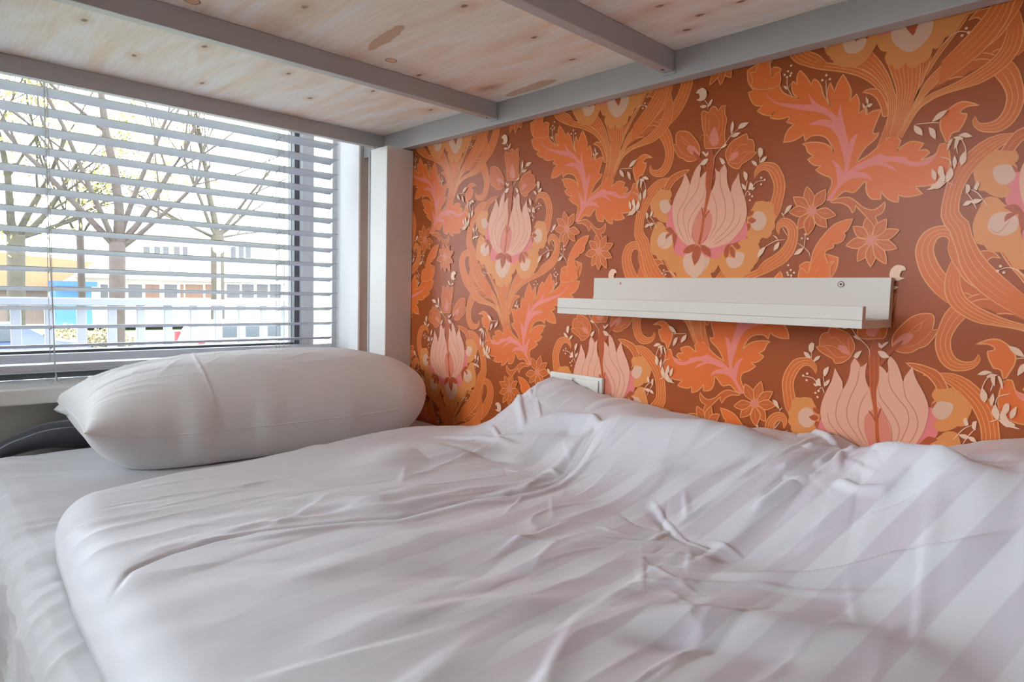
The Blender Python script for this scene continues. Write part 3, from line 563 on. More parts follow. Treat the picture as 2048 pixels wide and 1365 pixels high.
# ------------------------------------------------------------ pillow
def pillow():
    nu, nv = 320, 160
    U, V = np.meshgrid(np.linspace(-1, 1, nu), np.linspace(-1, 1, nv)); U = U.T; V = V.T
    cx, cyy, a, b = .640, 1.485, .400, .220
    def plan(U, V):
        pin = 1-.05*(1-V**2)*(U < 0) ; pv = 1-.06*(1-U**2)
        x = a*U*(1-.035*(1-np.abs(V)**2)); y = b*V*(1-.04*(1-np.abs(U)**2.5))
        # right end rounder than the left
        r = np.clip(U, 0, 1)**3; x = x-r*.075*np.abs(V)**2.5-.022*np.clip(U, 0, 1)**2; y = y*(1-r*.16*np.abs(V))
        return x, y
    x, y = plan(U, V)
    e = (1-np.abs(U)**3.2)*(1-np.abs(V)**2.6)
    th = np.clip(e, 0, 1)**.50
    fat = 1+.10*U
    lift = .012*np.clip(-U, 0, 1)**5+.030*np.clip(U, 0, 1)**4+.012*np.abs(V)**3
    seamz = .062+lift+.012*np.clip(-U, 0, 1)**6
    topz = seamz+.150*th*(1+.02*U)-.004*th
    botz = np.maximum(.003, seamz-.115*th)
    wr = vnoise(U*1.6+5, V*7+U*3, 21)*.5+np.clip(ridge_noise(U*2.5+V*2, V*9+U*4, 22), 0, 1)**3*.7
    em = np.clip(1-e, 0, 1)*np.clip(-U+.1, 0, 1)
    topz = topz+.0055*wr*(.3+1.2*em)*th
    creaseU = np.exp(-((U+.44-.12*V-.10*V*V)/.007)**2)*np.clip((.45-V)/.2, 0, 1)*np.clip(th, 0, 1); topz = topz+.0022*creaseU
    ru = random.Random(12)
    for k in range(34):
        u0, v0 = ru.uniform(-.98, .6), ru.uniform(-.95, .7); an = math.atan2(v0+.72, u0+.93)+ru.gauss(0, .18) if u0 < -.2 else ru.gauss(.05, .2); ln = ru.uniform(.15, .5)
        du, dv = (U-u0)*a, (V-v0)*b; al = du*math.cos(an)+dv*math.sin(an); ac = -du*math.sin(an)+dv*math.cos(an)
        topz = topz+ru.uniform(-.0018, .0030)*np.exp(-(al/(ln*.16))**2-(ac/ru.uniform(.004, .010))**2)*th**.5
    wy = .004*vnoise(U*9, V*0+3, 24)*(1-th)
    T_ = np.stack([cx+x, cyy+y+wy, MT+topz], -1); B_ = np.stack([cx+x, cyy+y+wy, MT+botz], -1)
    return T_, B_
Tp, Bp = pillow()
rot = Matrix.Rotation(math.radians(-3.0), 3, 'Z')
def rotp(A):
    c = np.array([.64, 1.495, 0]); R3 = np.array(rot); return (A-c)@R3.T+c
Tp, Bp = rotp(Tp), rotp(Bp)
for A in (Tp, Bp): A[..., 0] = np.where(A[..., 1] > 1.512, np.minimum(A[..., 0], .969-.0*A[..., 1]), A[..., 0])
ring = np.concatenate([Tp, Bp[:, ::-1]], 1)
ring = np.concatenate([ring, ring[:, :1]], 1)
me = grid_mesh('pillow', ring)
bm = bmesh.new(); bm.from_mesh(me)
for (A, B2) in ((Tp[0], Bp[0]), (Tp[-1], Bp[-1])): pass
bmesh.ops.remove_doubles(bm, verts=bm.verts, dist=2e-4); bmesh.ops.recalc_face_normals(bm, faces=bm.faces)
pil = meshobj('pillow', bm, PILL, None, True); tag(pil, 'plump white pillow lying at the window end of the bed', 'pillow')
# seam cord round the pillow edge and the pointed case corner
bm = bmesh.new()
edge = [Vector(v) for v in np.concatenate([Tp[:, 0], Tp[-1, 1:], Tp[::-1, -1][1:], Tp[0, ::-1][1:]])]
tube(bm, edge[::4]+[edge[0]], .0014, 6, cap=False); meshobj('seam', bm, PILL, pil, True)
tip = onY(107, 820, 1.69); c0 = Vector(Tp[0, -1]); c1 = Vector(Tp[34, -1]); c2 = Vector(Tp[0, -50])
bm = bmesh.new(); vt = [bm.verts.new(p) for p in (tip, c1+Vector((0, 0, .012)), c0+Vector((.03, -.03, .018)), c2+Vector((.004, 0, .004)), tip+Vector((.006, -.002, -.005)), c1-Vector((0, 0, .006)), c0+Vector((.03, -.03, -.012)), c2-Vector((-.004, 0, .012)))]
for f in ((0, 1, 2), (0, 2, 3), (4, 6, 5), (4, 7, 6), (0, 4, 5, 1), (3, 7, 4, 0), (1, 5, 6, 2), (2, 6, 7, 3)): bm.faces.new([vt[i] for i in f])
bmesh.ops.recalc_face_normals(bm, faces=bm.faces); bmesh.ops.subdivide_edges(bm, edges=bm.edges, cuts=2, use_grid_fill=True)
meshobj('case_corner', bm, PILL, pil, True)

# ------------------------------------------------------------ duvet
def poly_d(X, Y, pts):
    best = np.full(X.shape, 9.); sgn = np.zeros(X.shape); tt_ = np.zeros(X.shape); L = 0
    segs = [(Vector(a), Vector(b)) for a, b in zip(pts, pts[1:])]; tot = sum((b.xy-a.xy).length for a, b in segs)
    for a, b in segs:
        dx, dy = b.x-a.x, b.y-a.y; l2 = dx*dx+dy*dy+1e-12
        t = np.clip(((X-a.x)*dx+(Y-a.y)*dy)/l2, 0, 1); d = np.hypot(X-a.x-t*dx, Y-a.y-t*dy)
        m = d < best; best = np.where(m, d, best); sgn = np.where(m, np.sign((X-a.x)*dy-(Y-a.y)*dx), sgn); tt_ = np.where(m, (L+t*math.sqrt(l2))/tot, tt_); L += math.sqrt(l2)
    return best, sgn, tt_
DB = MT+.052
nx, ny = 420, 900
u = np.linspace(0, 1, nx); v = np.linspace(0, 1, ny)
Ug, Vg = np.meshgrid(u, v)
xr = 1.056
yb = -.75
def y_top(x): return np.interp(x, [.1, .15, .2, .3, .55, .70, .80, .94, 1.0, 1.06], [1.03, 1.075, 1.095, 1.112, 1.155, 1.195, 1.215, 1.235, 1.232, 1.225])
def x_left(y): return np.interp(y, [-.8, .3, .62, .8, .95, 1.05, 1.1], [.118, .120, .122, .127, .138, .152, .168])
Vw = 1-(1-Vg)**1.15
X = .14+(xr-.14)*Ug; Y = yb+(y_top(X)-yb)*Vw
X = x_left(Y)+(xr-x_left(Y))*Ug; Y = yb+(y_top(X)-yb)*Vw
dl = X-x_left(Y); dt = y_top(X)-Y
def prof_edge(d, r): q = np.clip(1-d/r, 0, 1); return np.sqrt(np.clip(1-q**2.3, 0, 1))
hN = [-1, -.1, .134, .26, .305, .33, .364, .45, .57, .66, .75, .85, .90, .955, .99, 1.03, 1.08, 1.15, 1.22, 1.3]
hZ = [-.19, -.172, -.172, -.200, -.208, -.2225, -.2115, -.219, -.2185, -.216, -.207, -.195, -.184, -.180, -.200, -.250, -.300, -.325, -.335, -.345]
crest = np.interp(Y, hN, hZ)
k9 = np.ones(9)/9
g = np.clip((X-.70-.10*np.clip((Y-.5)/.5, -1, 1))/.26, 0, 1); g = g*g*(3-2*g)
h = DB*np.ones_like(X)
h = h+(crest-DB)*g
def Rg(pts, amp, wd, skew=0, ends=.15, power=2):
    global h
    P = [onZ(px, py, z) for px, py, z in pts]
    d, s, t = poly_d(X, Y, P); w_ = wd*(1+skew*s); ends = max(ends, .38) if wd > .012 else (max(ends, .25) if wd > .006 and amp > 0 else ends)
    tap = np.clip(np.minimum(t, 1-t)/ends, 0, 1); tap = tap*tap*(3-2*tap) if ends > 0 else 1
    h = h+amp*np.exp(-(d/w_)**power)*tap
# broad bodies
Rg([(1060, 800, -.19), (1180, 830, -.21), (1300, 860, -.22), (1480, 910, -.235), (1660, 962, -.25)], .028, .045, ends=.25)
Rg([(1030, 860, -.27), (900, 895, -.285), (820, 900, -.29), (700, 950, -.29)], .016, .05, ends=.25)
Rg([(1020, 930, -.29), (1140, 900, -.28), (1250, 905, -.27)], -.016, .035)
Rg([(1230, 870, -.26), (1140, 935, -.285), (1060, 965, -.29)], -.010, .016, ends=.3)
Rg([(1300, 960, -.28), (1500, 990, -.28), (1660, 985, -.275)], -.012, .04)
Rg([(1690, 975, -.26), (1800, 1040, -.26), (1930, 1090, -.26), (2080, 1125, -.26)], .026, .022, skew=.35, ends=.12)
Rg([(1720, 1000, -.28), (1840, 1075, -.285), (1960, 1115, -.285), (2080, 1150, -.285)], -.014, .018, ends=.15)
Rg([(1765, 893, -.215), (1750, 905, -.22), (1715, 935, -.235), (1680, 965, -.25)], -.022, .014, ends=.10)
Rg([(1760, 985, -.26), (1850, 960, -.25), (2000, 975, -.24)], -.012, .04)
# seam fold running across the duvet
seam = [(210, 1200, -.30), (260, 1145, -.30), (340, 1110, -.30), (430, 1086, -.30), (520, 1068, -.30), (600, 1048, -.295), (700, 1030, -.292), (800, 1018, -.29), (870, 1001, -.29), (940, 985, -.29), (1010, 978, -.29), (1080, 962, -.288), (1140, 938, -.285), (1230, 896, -.275)]
Rg(seam, -.0055, .0035, ends=.12); Rg([(a, b-16, c) for a, b, c in seam], .0035, .010, ends=.15); Rg([(a, b+12, c) for a, b, c in seam[3:]], .0035, .006, ends=.15)
Rg([(600, 1000, -.29), (760, 985, -.285), (900, 955, -.285)], .007, .022); Rg([(520, 1020, -.29), (640, 1010, -.29), (760, 1005, -.29)], -.005, .02)
# sharp folds
Rg([(1300, 1010, -.295), (1335, 1045, -.292), (1385, 1080, -.290), (1470, 1103, -.29)], .0030, .0030, ends=.25); Rg([(1290, 1022, -.3), (1330, 1060, -.3), (1380, 1092, -.3), (1450, 1112, -.3)], -.003, .009)
Rg([(1385, 1132, -.29), (1500, 1143, -.288), (1620, 1150, -.285), (1760, 1160, -.283), (1900, 1180, -.28), (2080, 1205, -.28)], .011, .0085, skew=.4, ends=.06)
Rg([(1400, 1120, -.3), (1560, 1128, -.3), (1760, 1138, -.3), (1960, 1165, -.3), (2080, 1182, -.3)], -.007, .012, ends=.08)
Rg([(1660, 1066, -.29), (1700, 1085, -.288), (1760, 1105, -.287), (1815, 1106, -.287)], .006, .005, ends=.15)
Rg([(1500, 1070, -.295), (1580, 1055, -.295), (1640, 1045, -.29)], .005, .006); Rg([(1520, 1060, -.295), (1560, 1048, -.295), (1610, 1052, -.29)], -.004, .004)
for a in ((1620, 945), (1600, 985), (1625, 1015), (1668, 1040), (1700, 1020)):
    Rg([(1678, 966, -.262), ((1678+a[0])/2, (966+a[1])/2+3, -.27), (a[0], a[1], -.275)], .007, .0055, ends=.2)
Rg([(1664, 962, -.26), (1690, 962, -.26), (1705, 972, -.26)], -.012, .008, ends=.2)
Rg([(1550, 1030, -.29), (1600, 1018, -.285), (1640, 1005, -.28)], .006, .006)
# folded pleat on the hump
Rg([(1034, 770, -.2), (1040, 815, -.23), (1050, 856, -.255)], .007, .006, ends=.2); Rg([(1040, 858, -.26), (1120, 853, -.25), (1180, 857, -.245), (1230, 872, -.24)], .007, .007, ends=.2)
Rg([(1055, 868, -.265), (1130, 870, -.26), (1200, 880, -.255)], -.010, .014)
Rg([(860, 875, -.30), (940, 880, -.29), (1000, 888, -.285), (1050, 893, -.28)], .006, .007); Rg([(980, 872, -.29), (1000, 890, -.29), (1050, 884, -.28)], .004, .004)
Rg([(880, 895, -.29), (950, 905, -.29), (1040, 912, -.285)], -.006, .012)
Rg([(1040, 790, -.2), (1100, 790, -.19), (1200, 815, -.2)], .006, .02)
Rg([(1260, 825, -.2), (1290, 850, -.22), (1400, 870, -.225)], -.010, .015)
# foreground swells
Rg([(560, 1300, -.3), (760, 1250, -.3), (1000, 1215, -.3), (1200, 1200, -.3)], .010, .022); Rg([(1100, 1225, -.3), (1300, 1240, -.3), (1500, 1262, -.3), (1740, 1300, -.3), (2080, 1345, -.3)], .013, .026, ends=.12)
Rg([(1200, 1270, -.3), (1400, 1290, -.3), (1650, 1325, -.3)], -.008, .018)
Rg([(600, 1110, -.3), (800, 1080, -.3), (1000, 1085, -.3), (1250, 1110, -.3)], .006, .022); Rg([(700, 1160, -.3), (900, 1140, -.3), (1150, 1150, -.3), (1380, 1175, -.3)], -.006, .02)
Rg([(500, 1180, -.3), (700, 1130, -.3), (900, 1110, -.3)], .005, .02)
# small linen wrinkles, running roughly across the bed
amp = .35+.65*np.clip(dl/.3, 0, 1)
wx = X+.05*vnoise(X*5, Y*5, 41); wy = Y+.04*vnoise(X*4, Y*6, 42)
h = h+amp*(.0026*vnoise(wx*3+9, wy*15+wx*4, 31)+.0015*vnoise(wx*5, wy*40+wx*9, 32))
cr1 = np.clip(ridge_noise(wx*5, wy*22+wx*5, 33), 0, 1)**5
h = h+amp*.0022*cr1*(.3+.7*np.clip(vnoise(X*4, Y*4, 37)+.4, 0, 1))
rc = random.Random(5)
def crease(cx_, cy_, ang, ln, a_, w_):
    global h
    bend = rc.uniform(-.25, .25); p0 = Vector((cx_-math.cos(ang)*ln/2, cy_-math.sin(ang)*ln/2, 0)); p2 = Vector((cx_+math.cos(ang+bend)*ln/2, cy_+math.sin(ang+bend)*ln/2, 0)); p1 = Vector((cx_-math.sin(ang)*ln*bend*.25, cy_+math.cos(ang)*ln*bend*.25, 0))
    m = (np.abs(X-cx_) < ln) & (np.abs(Y-cy_) < ln)
    if not m.any(): return
    Xm, Ym = X[m], Y[m]; d, sg, t = poly_d(Xm, Ym, [p0, p1, p2]); tap = np.clip(np.minimum(t, 1-t)/.35, 0, 1)
    h[m] += (a_*np.exp(-(d/(w_*(1+.45*sg)))**1.6))*tap
for k in range(70):      # long soft drags running across the bed
    crease(rc.uniform(.2, 1.0), rc.uniform(.1, 1.15), rc.gauss(.10, .16), rc.uniform(.15, .42), rc.uniform(-.0022, .0034), rc.uniform(.006, .016))
for (ox, oy, n_, r0, r1) in ((.94, .37, 26, .03, .22), (.79, .69, 20, .03, .16), (.70, .44, 18, .02, .15), (.60, .40, 12, .02, .14), (.95, .93, 12, .03, .14)):
    for k in range(n_):      # short sharp creases fanning out of the pulled points
        a_ = rc.uniform(0, 6.283); q_ = rc.uniform(r0, r1)*.6; ln = rc.uniform(.04, .13)
        crease(ox+math.cos(a_)*q_, oy+math.sin(a_)*q_, a_+rc.gauss(0, .25), ln, rc.uniform(-.0020, .0036), rc.uniform(.0025, .006))
for k in range(46):      # fine pulls slanting over the striped part
    crease(rc.uniform(.5, 1.02), rc.uniform(.0, .62), rc.gauss(-.66, .22), rc.uniform(.06, .24), rc.uniform(-.0018, .0030), rc.uniform(.0025, .007))
Rg([(1700, 978, -.265), (1800, 1030, -.265), (1900, 1082, -.27), (2000, 1110, -.27)], .004, .004)
Rg([(1560, 1112, -.29), (1700, 1118, -.29), (1860, 1128, -.285), (2080, 1150, -.285)], .004, .005)
Rg([(1250, 1165, -.3), (1500, 1178, -.3), (1800, 1215, -.295)], .0035, .005)
for k in range(60):
    crease(rc.uniform(.35, 1.0), rc.uniform(.05, 1.1), rc.gauss(.1, .4), rc.uniform(.05, .16), rc.uniform(-.0014, .0022), rc.uniform(.003, .007))
h = h+.004*vnoise(X*2.2, Y*5, 34)
et = prof_edge(dt, .045+.02*np.clip((X-.7)/.3, 0, 1)); el = prof_edge(dl, .055)
ee = np.minimum(et, el); ee = np.where((et < 1) & (el < 1), np.maximum(0, 1-np.hypot(1-et, 1-el)), ee)
h = (MT+.0035)+(h-(MT+.0035))*np.clip(ee, 0, 1)
h = np.maximum(h, MT+.0035)
# keep off ledge, wall and socket
X = np.minimum(X, 1.052); X = np.where((Y > .815) & (Y < .985) & (h > -.26), np.minimum(X, 1.040), X)
uvg = np.stack([X, Y+ (h-DB)*.6], -1)
me = grid_mesh('duvet', np.stack([X, Y, h], -1), uvg)
dv = meshobj('duvet', me, [DUVET, cotton('plain_duvet_lining', (228, 227, 232))], None, True)
sx = [.12, .17, .30, .41, .53, .66, .76, .82, .86, .90, .93, 1.06]; sy = [.98, .93, .86, .83, .77, .73, .70, .60, .50, .40, .36, .34]
mid = (X[:-1, :-1]+X[1:, 1:])/2, (Y[:-1, :-1]+Y[1:, 1:])/2
me.polygons.foreach_set('material_index', (mid[1] > np.interp(mid[0], sx, sy)).astype(np.int32).ravel()); tag(dv, 'rumpled white duvet with tonal satin stripes spread over the bed', 'duvet')
sol = dv.modifiers.new('thickness', 'SOLIDIFY'); sol.thickness = .002; sol.offset = -1
# ------------------------------------------------------------ outside
GZ = -2.6
GRASS = mat('grass', (96, 118, 66), .9, noise=.25, nscale=3); ROAD = mat('asphalt', (130, 128, 126), .9, noise=.08, nscale=2); PAVE = mat('pavement', (150, 145, 138), .9, noise=.08, nscale=3)
FAC = mat('facade_render', (190, 184, 175), .8, noise=.04, nscale=.6); FACG = mat('facade_upper', (168, 160, 144), .8, noise=.06, nscale=.6); WGL = mat('dark_glass', (62, 62, 64), .25, noise=.3, nscale=.9); WBR = mat('brown_glass', (96, 66, 46), .4, noise=.3, nscale=1.2)
BARK = mat('bark', (66, 57, 52), .9, noise=.3, nscale=6); BARKG = mat('mossy_bark', (72, 67, 56), .9, noise=.3, nscale=5); RAILW = mat('balcony_white', (118, 122, 132), .5, noise=.02)
LEAFY = mat('spring_leaf', (150, 142, 84), .8, noise=.3, nscale=4); BLUE = mat('blue_panel', (60, 105, 165), .6, noise=.12, nscale=3)
struct(bx('ground_1', GRASS, None, -60, 90, 2.2, 90, GZ-.2, GZ)); bpy.data.objects['ground_1'].name = 'lawn'
struct(bx('road', ROAD, None, -60, 90, 17.5, 24.5, GZ+.001, GZ+.02)); struct(bx('pavement', PAVE, None, -60, 90, 29.5, 41, GZ+.001, GZ+.03)); struct(bx('pavement', PAVE, None, -60, 90, 14.5, 17.3, GZ+.001, GZ+.05))
# balcony railing
ry = 3.2; rt = onY(300, 598, ry).z
bal = empty('balcony_railing', (0, ry, rt-1.0)); tag(bal, 'white picket balcony railing outside the window', 'railing'); bo = Vector(bal.location)
xe = onY(577, 640, ry).x
bx('top_rail', RAILW, bal, -2.4, xe, ry-.03, ry+.03, rt-.03, rt, bev=.004, o=bo); bx('bottom_rail', RAILW, bal, -2.4, xe, ry-.02, ry+.02, rt-.90, rt-.86, bev=.003, o=bo)
bm = bmesh.new(); box(bm, -.017, .017, -.012, .012, -.86, -.03, bev=.003, seg=1); pk0 = meshobj('picket', bm, RAILW, bal); fst = True
x = xe-.02
while x > -2.3:
    p = pk0 if fst else pk0.copy()
    if not fst: C.objects.link(p)
    fst = False; p.parent = bal; p.location = Vector((x, ry, rt))-bo; x -= .110
bfl = struct(bx('balcony_floor', PAVE, None, -2.6, 2.2, 1.97, 3.3, rt-1.12, rt-1.0))
# trees
def branch(bm, p, d, L, r, lvl, rg, up=.25, spread=.6):
    n = 5; pts = [p]; rad = [r]; q = p.copy(); dd = d.copy()
    for i in range(n):
        dd = (dd+Vector((rg.uniform(-1, 1), rg.uniform(-1, 1), rg.uniform(-.6, 1)*1.0))*.13+Vector((0, 0, up*.12))).normalized()
        q = q+dd*(L/n); pts.append(q.copy()); rad.append(r*(1-.5*(i+1)/n))
    tube(bm, pts, rad, 7 if lvl < 2 else (5 if lvl < 3 else 4), cap=False)
    if lvl >= 5 or rad[-1] < .0035: return
    k = 3
    for j in range(k+(1 if lvl < 2 else 0)):
        i = rg.randint(2, n); a = rg.uniform(0, 6.283)
        side_ = dd.orthogonal().normalized(); side_.rotate(Matrix.Rotation(a, 3, dd))
        nd = (dd*.9+side_*spread*rg.uniform(.6, 1.3)).normalized()
        branch(bm, pts[i].copy(), nd, L*rg.uniform(.58, .82), rad[i]*.52, lvl+1, rg, up, spread)
def tree(px, pyfork, Y, r, seed, label, leaders, matb=BARK, L=3.2, leaves=0):
    rg = random.Random(seed); f = onY(px, pyfork, Y); b = Vector((f.x+rg.uniform(-.15, .15), Y, GZ+.0))
    t = empty('bare_tree', (b.x, b.y, GZ)); tag(t, label, 'tree', 'street trees outside the window')
    bm = bmesh.new(); tube(bm, [Vector((0, 0, 0)), Vector((0, 0, .5)), (f-b)*.6, f-b], [r*1.25, r*1.02, r*.92, r*.95], 12)
    meshobj('trunk', bm, matb, t, True)
    bm = bmesh.new()
    for (dx, dz, k, lr) in leaders:
        dx = -dx if False else dx
        branch(bm, f-b-Vector((0, 0, rg.uniform(0, .25))), Vector((dx, rg.uniform(-.5, .5), dz)).normalized(), L*k, r*lr*.85, 1, rg)
    o = meshobj('branches', bm, matb, t, True)
    if leaves:
        bm = bmesh.new(); vv = [v.co.copy() for v in o.data.vertices]
        for i in range(leaves):
            c = rg.choice(vv)+Vector((rg.gauss(0, .25), rg.gauss(0, .25), rg.gauss(0, .25))); s = rg.uniform(.05, .12)
            e1 = Vector((rg.gauss(0, 1), rg.gauss(0, 1), rg.gauss(0, 1))).normalized()*s; e2 = e1.orthogonal().normalized()*s*.5
            bm.faces.new([bm.verts.new(c+e1), bm.verts.new(c+e2), bm.verts.new(c-e1), bm.verts.new(c-e2)])
        lo = meshobj('foliage', bm, LEAFY, t); lo['kind'] = 'stuff'
    return t
tree(235, 485, 19, .20, 3, 'large bare grey tree left of centre in the window', [(0, 1, 1.5, .75), (-.9, .9, 1.2, .5), (-.5, 1, 1.2, .45), (.8, .95, 1.2, .5), (1.0, .7, 1.0, .4), (.45, 1, 1.2, .45)])
tree(435, 470, 24, .24, 11, 'mossy pollarded tree with a swollen head, near the window bar', [(0, 1, 1.5, .6), (-.9, .45, 1.0, .3), (.9, .5, 1.0, .3), (-.5, .9, 1.1, .35), (.6, .9, 1.1, .35), (1, .2, .8, .22), (-1, .25, .9, .22)], BARKG, 3.0)
tree(160, 470, 28, .13, 5, 'slender tree with a thin trunk behind the large bare one', [(0, 1, 1.1, .7), (-.5, 1, 1, .5), (.5, 1, 1, .5)], BARK, 2.6)
tree(32, 470, 26, .26, 8, 'mossy tree with pale yellow spring leaves at the far left', [(-.3, 1, 1.2, .6), (.8, .8, 1.1, .5), (-.9, .7, 1.1, .5), (.3, 1, 1.2, .5), (1, .3, 1, .4)], BARKG, 3.0, leaves=5200)
# far building
FY = 42.0
bd = empty('low_building', (onY(380, 640, FY).x, FY, GZ)); tag(bd, 'long low pale building with rows of windows across the road', 'building'); fo = Vector(bd.location)
def rect(name, m, px0, px1, py0, py1, d0=0, d1=.4, par=bd, Y=FY):
    a = onY((px0+px1)/2, py0, Y); b = onY((px0+px1)/2, py1, Y); l = onY(px0, (py0+py1)/2, Y); r = onY(px1, (py0+py1)/2, Y)
    return bx(name, m, par, l.x, r.x, Y+d0, Y+d1, b.z, a.z, o=par.location)
rect('ground_storey', FAC, 130, 600, 560, 650, 0, 6); rect('fascia', FAC, 150, 600, 526, 562, -.6, 6); rect('upper_storey', FACG, 215, 600, 474, 527, 1.5, 6); rect('roof_edge', FAC, 205, 610, 466, 475, 1.0, 6.4)
for a, b in ((300, 313), (322, 334), (340, 352), (362, 374), (380, 390), (478, 488), (494, 504), (508, 518)):
    f = rect('window', FRAME, a-1, b+1, 490, 518, 1.40, 1.55); rect('pane', WGL, a, b, 492, 516, 1.34, 1.41, par=bd)
for a, b, m in ((200, 215, WGL), (220, 240, WGL), (255, 283, WGL), (289, 318, WBR), (327, 353, WGL), (359, 366, WBR), (369, 405, WBR), (409, 427, WBR), (452, 478, WGL), (482, 506, WGL), (512, 534, WGL), (538, 560, WGL)):
    rect('window', FRAME, a-1.5, b+1.5, 567, 598, -.12, .02); rect('pane', m, a, b, 569, 596, -.16, -.11)
for a in (250, 333, 400, 468, 522, 545, 560): rect('panel_joint', WGL, a, a+.7, 530, 560, -.63, -.59)
for a in (262, 300, 345, 392, 440, 490): rect('door', mat('white_door', (238, 238, 236), .5, noise=.03), a, a+15, 602, 648, -.1, .02)
# pitched roof house at the far left
hs = empty('brown_house', (onY(60, 640, 38).x, 38, GZ)); tag(hs, 'brown house with a low pitched roof at the left', 'building')
bm = bmesh.new(); A = [onY(-60, 500, 38), onY(-60, 580, 38), onY(100, 577, 38), onY(190, 525, 38)]; A = [p-hs.location for p in A]
f1 = [bm.verts.new(p) for p in A]; f2 = [bm.verts.new(p+Vector((0, 3, .3))) for p in A]
bm.faces.new(f1); bm.faces.new(f2[::-1])
for i in range(4): bm.faces.new((f1[i], f1[(i+1) % 4], f2[(i+1) % 4], f2[i]))
bmesh.ops.recalc_face_normals(bm, faces=bm.faces)
meshobj('roof', bm, mat('tan_roof', (130, 104, 74), .8, noise=.15, nscale=1), hs); rect('wall', mat('tan_wall', (110, 98, 88), .8, noise=.1, nscale=1), -60, 100, 579, 650, .5, 3, par=hs, Y=38)
rect('door', WGL, 20, 34, 585, 648, .42, .52, par=hs, Y=38)
bk = empty('blue_kiosk', (onY(148, 615, 36).x, 36, GZ)); tag(bk, 'bright blue kiosk behind the slender tree', 'kiosk')
rect('blue_wall', BLUE, 112, 184, 572, 650, 0, 1.5, par=bk, Y=36); rect('blue_awning', mat('deep_blue', (46, 86, 150), .6, noise=.1, nscale=2), 108, 187, 563, 573, -.8, 1.6, par=bk, Y=36)
# street lamp
lp = onY(437, 497, 19.8); lm = empty('street_lamp', (lp.x, lp.y, GZ)); tag(lm, 'slim street lamp with a round white hood', 'lamp')
bm = bmesh.new(); tube(bm, [(0, 0, 0), (0, 0, lp.z-GZ)], [.07, .05], 10); meshobj('lamp_pole', bm, mat('lamp_pole', (150, 150, 150), .5, noise=.05), lm, True)
bm = bmesh.new(); bmesh.ops.create_cone(bm, cap_ends=True, segments=24, radius1=.36, radius2=.08, depth=.16); hd = meshobj('lamp_hood', bm, FRAME, lm, True); hd.location = (0, 0, lp.z-GZ+.12)
bm = bmesh.new(); bmesh.ops.create_uvsphere(bm, u_segments=16, v_segments=8, radius=.16); g_ = meshobj('lamp_globe', bm, FRAME, lm, True); g_.location = (0, 0, lp.z-GZ)
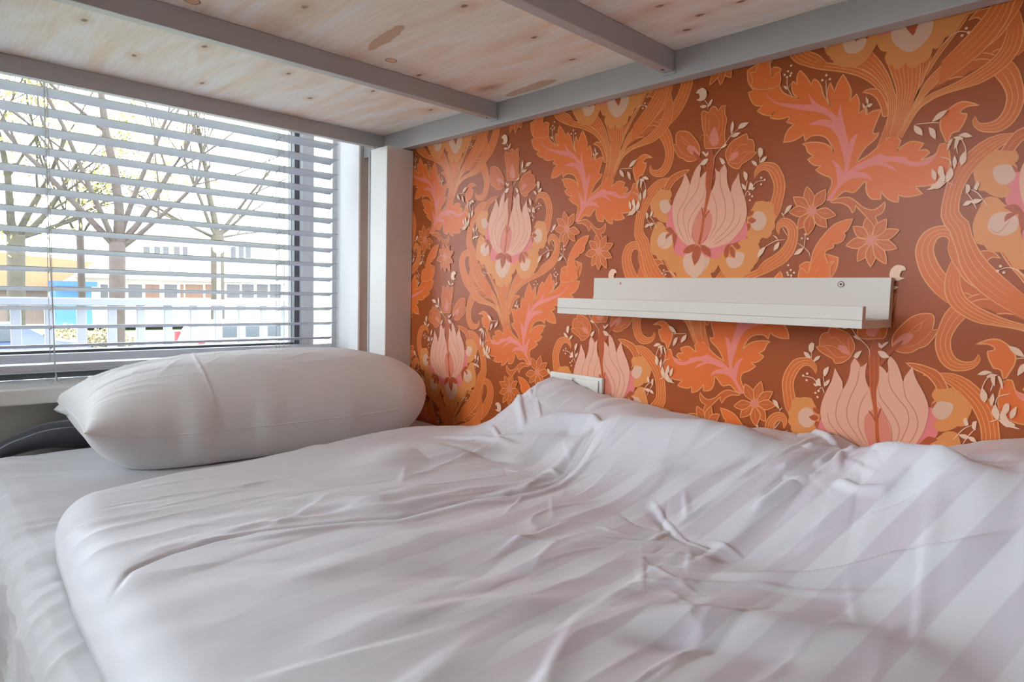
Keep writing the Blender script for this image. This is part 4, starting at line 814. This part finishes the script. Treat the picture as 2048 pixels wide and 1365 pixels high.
# cars
def car(name, px, Y, W_, Lh, body, label, van=False, rear=True):
    p = onY(px, 640, Y); c = empty(name, (p.x, Y, GZ+.021)); tag(c, label, 'van' if van else 'car')
    hh = 1.5; bm = bmesh.new()
    prof_ = ([(-2.1, .35), (-2.15, .8), (-2.05, 1.05), (-1.75, 1.5), (.9, 1.55), (1.55, 1.1), (2.2, .95), (2.25, .4), (2.1, .3), (-2.0, .3)] if van else
             [(-2.1, .4), (-2.15, .75), (-2.0, .95), (-1.5, 1.0), (-.9, 1.42), (.5, 1.45), (1.2, 1.0), (2.1, .85), (2.2, .45), (2.0, .3), (-2.0, .3)])
    a = [bm.verts.new((x, -.85, z)) for x, z in prof_]; b = [bm.verts.new((x, .85, z)) for x, z in prof_]
    bm.faces.new(a); bm.faces.new(b[::-1])
    for i in range(len(a)): bm.faces.new((a[i], b[i], b[(i+1) % len(a)], a[(i+1) % len(a)]))
    bmesh.ops.recalc_face_normals(bm, faces=bm.faces); bmesh.ops.bevel(bm, geom=bm.edges[:], offset=.05, segments=2, affect='EDGES')
    meshobj('car_body', bm, body, c, True)
    gl = mat('car_glass', (60, 66, 74), .15, noise=.05)
    for s in (-1, 1):
        if van: bx('side_window', gl, c, -1.3, .85, s*.86-.02, s*.86+.02, 1.02, 1.38, bev=.01)
        else: bx('side_window', gl, c, -.85, .45, s*.86-.02, s*.86+.02, 1.0, 1.32, bev=.01)
    for x in (-1.35, 1.4):
        for s in (-.75, .75):
            bm = bmesh.new(); bmesh.ops.create_cone(bm, cap_ends=True, segments=24, radius1=.32, radius2=.32, depth=.22); w_ = meshobj('wheel', bm, mat('tyre', (40, 40, 42), .8, noise=.1), c, True); w_.rotation_euler = (math.pi/2, 0, 0); w_.location = (x, s, .3)
    if rear:
        bx('rear_light', mat('red_light', (210, 40, 50), .3, noise=.05), c, -2.16, -2.02, -.86, -.66, .82, 1.15, bev=.01)
        bx('rear_light', mat('red_light', (210, 40, 50), .3, noise=.05), c, -2.16, -2.02, .66, .86, .82, 1.15, bev=.01)
        bx('rear_light', mat('red_light', (210, 40, 50), .3, noise=.05), c, -2.10, -1.80, -.875, -.84, .62, .92, bev=.01)
        bx('number_plate', mat('plate', (232, 200, 60), .5, noise=.03), c, -2.18, -2.14, -.26, .26, .62, .74)
    return c
car('white_estate_car', 505, 21.5, 1.7, 4.3, mat('white_car', (236, 238, 240), .3, noise=.01), 'white estate car with a red tail light, parked behind the railing', van=True)
car('parked_car', -14, 22.5, 1.7, 4.3, mat('dark_blue_car', (70, 80, 110), .3, noise=.02), 'dark blue car cut off at the left edge', rear=False)
# shrubs along the lawn
for i, (px, Y) in enumerate(((108, 27.2), (140, 30.5), (215, 28.6))):
    p = onY(px, 640, Y); bm = bmesh.new(); rg = random.Random(40+i)
    for k in range(900):
        a = rg.uniform(0, 6.28); r = rg.uniform(0, 1)**.5*.9; z = rg.uniform(0, 1.1)*(1-.5*r); s = .09
        c = Vector((r*math.cos(a), r*math.sin(a), z)); e1 = Vector((rg.gauss(0, 1), rg.gauss(0, 1), rg.gauss(0, 1))).normalized()*s; e2 = e1.orthogonal().normalized()*s*.6
        bm.faces.new([bm.verts.new(c+e1), bm.verts.new(c+e2), bm.verts.new(c-e1), bm.verts.new(c-e2)])
    o = meshobj('garden_shrub', bm, mat('shrub_leaf', (140, 130, 100), .8, noise=.3, nscale=5)); o.location = (p.x, Y, GZ+.02)
    tag(o, ['low brown shrub left of the blue kiosk', 'low brown shrub in front of the blue kiosk', 'low brown shrub just left of the large bare trunk'][i], 'shrub', 'shrubs on the lawn')
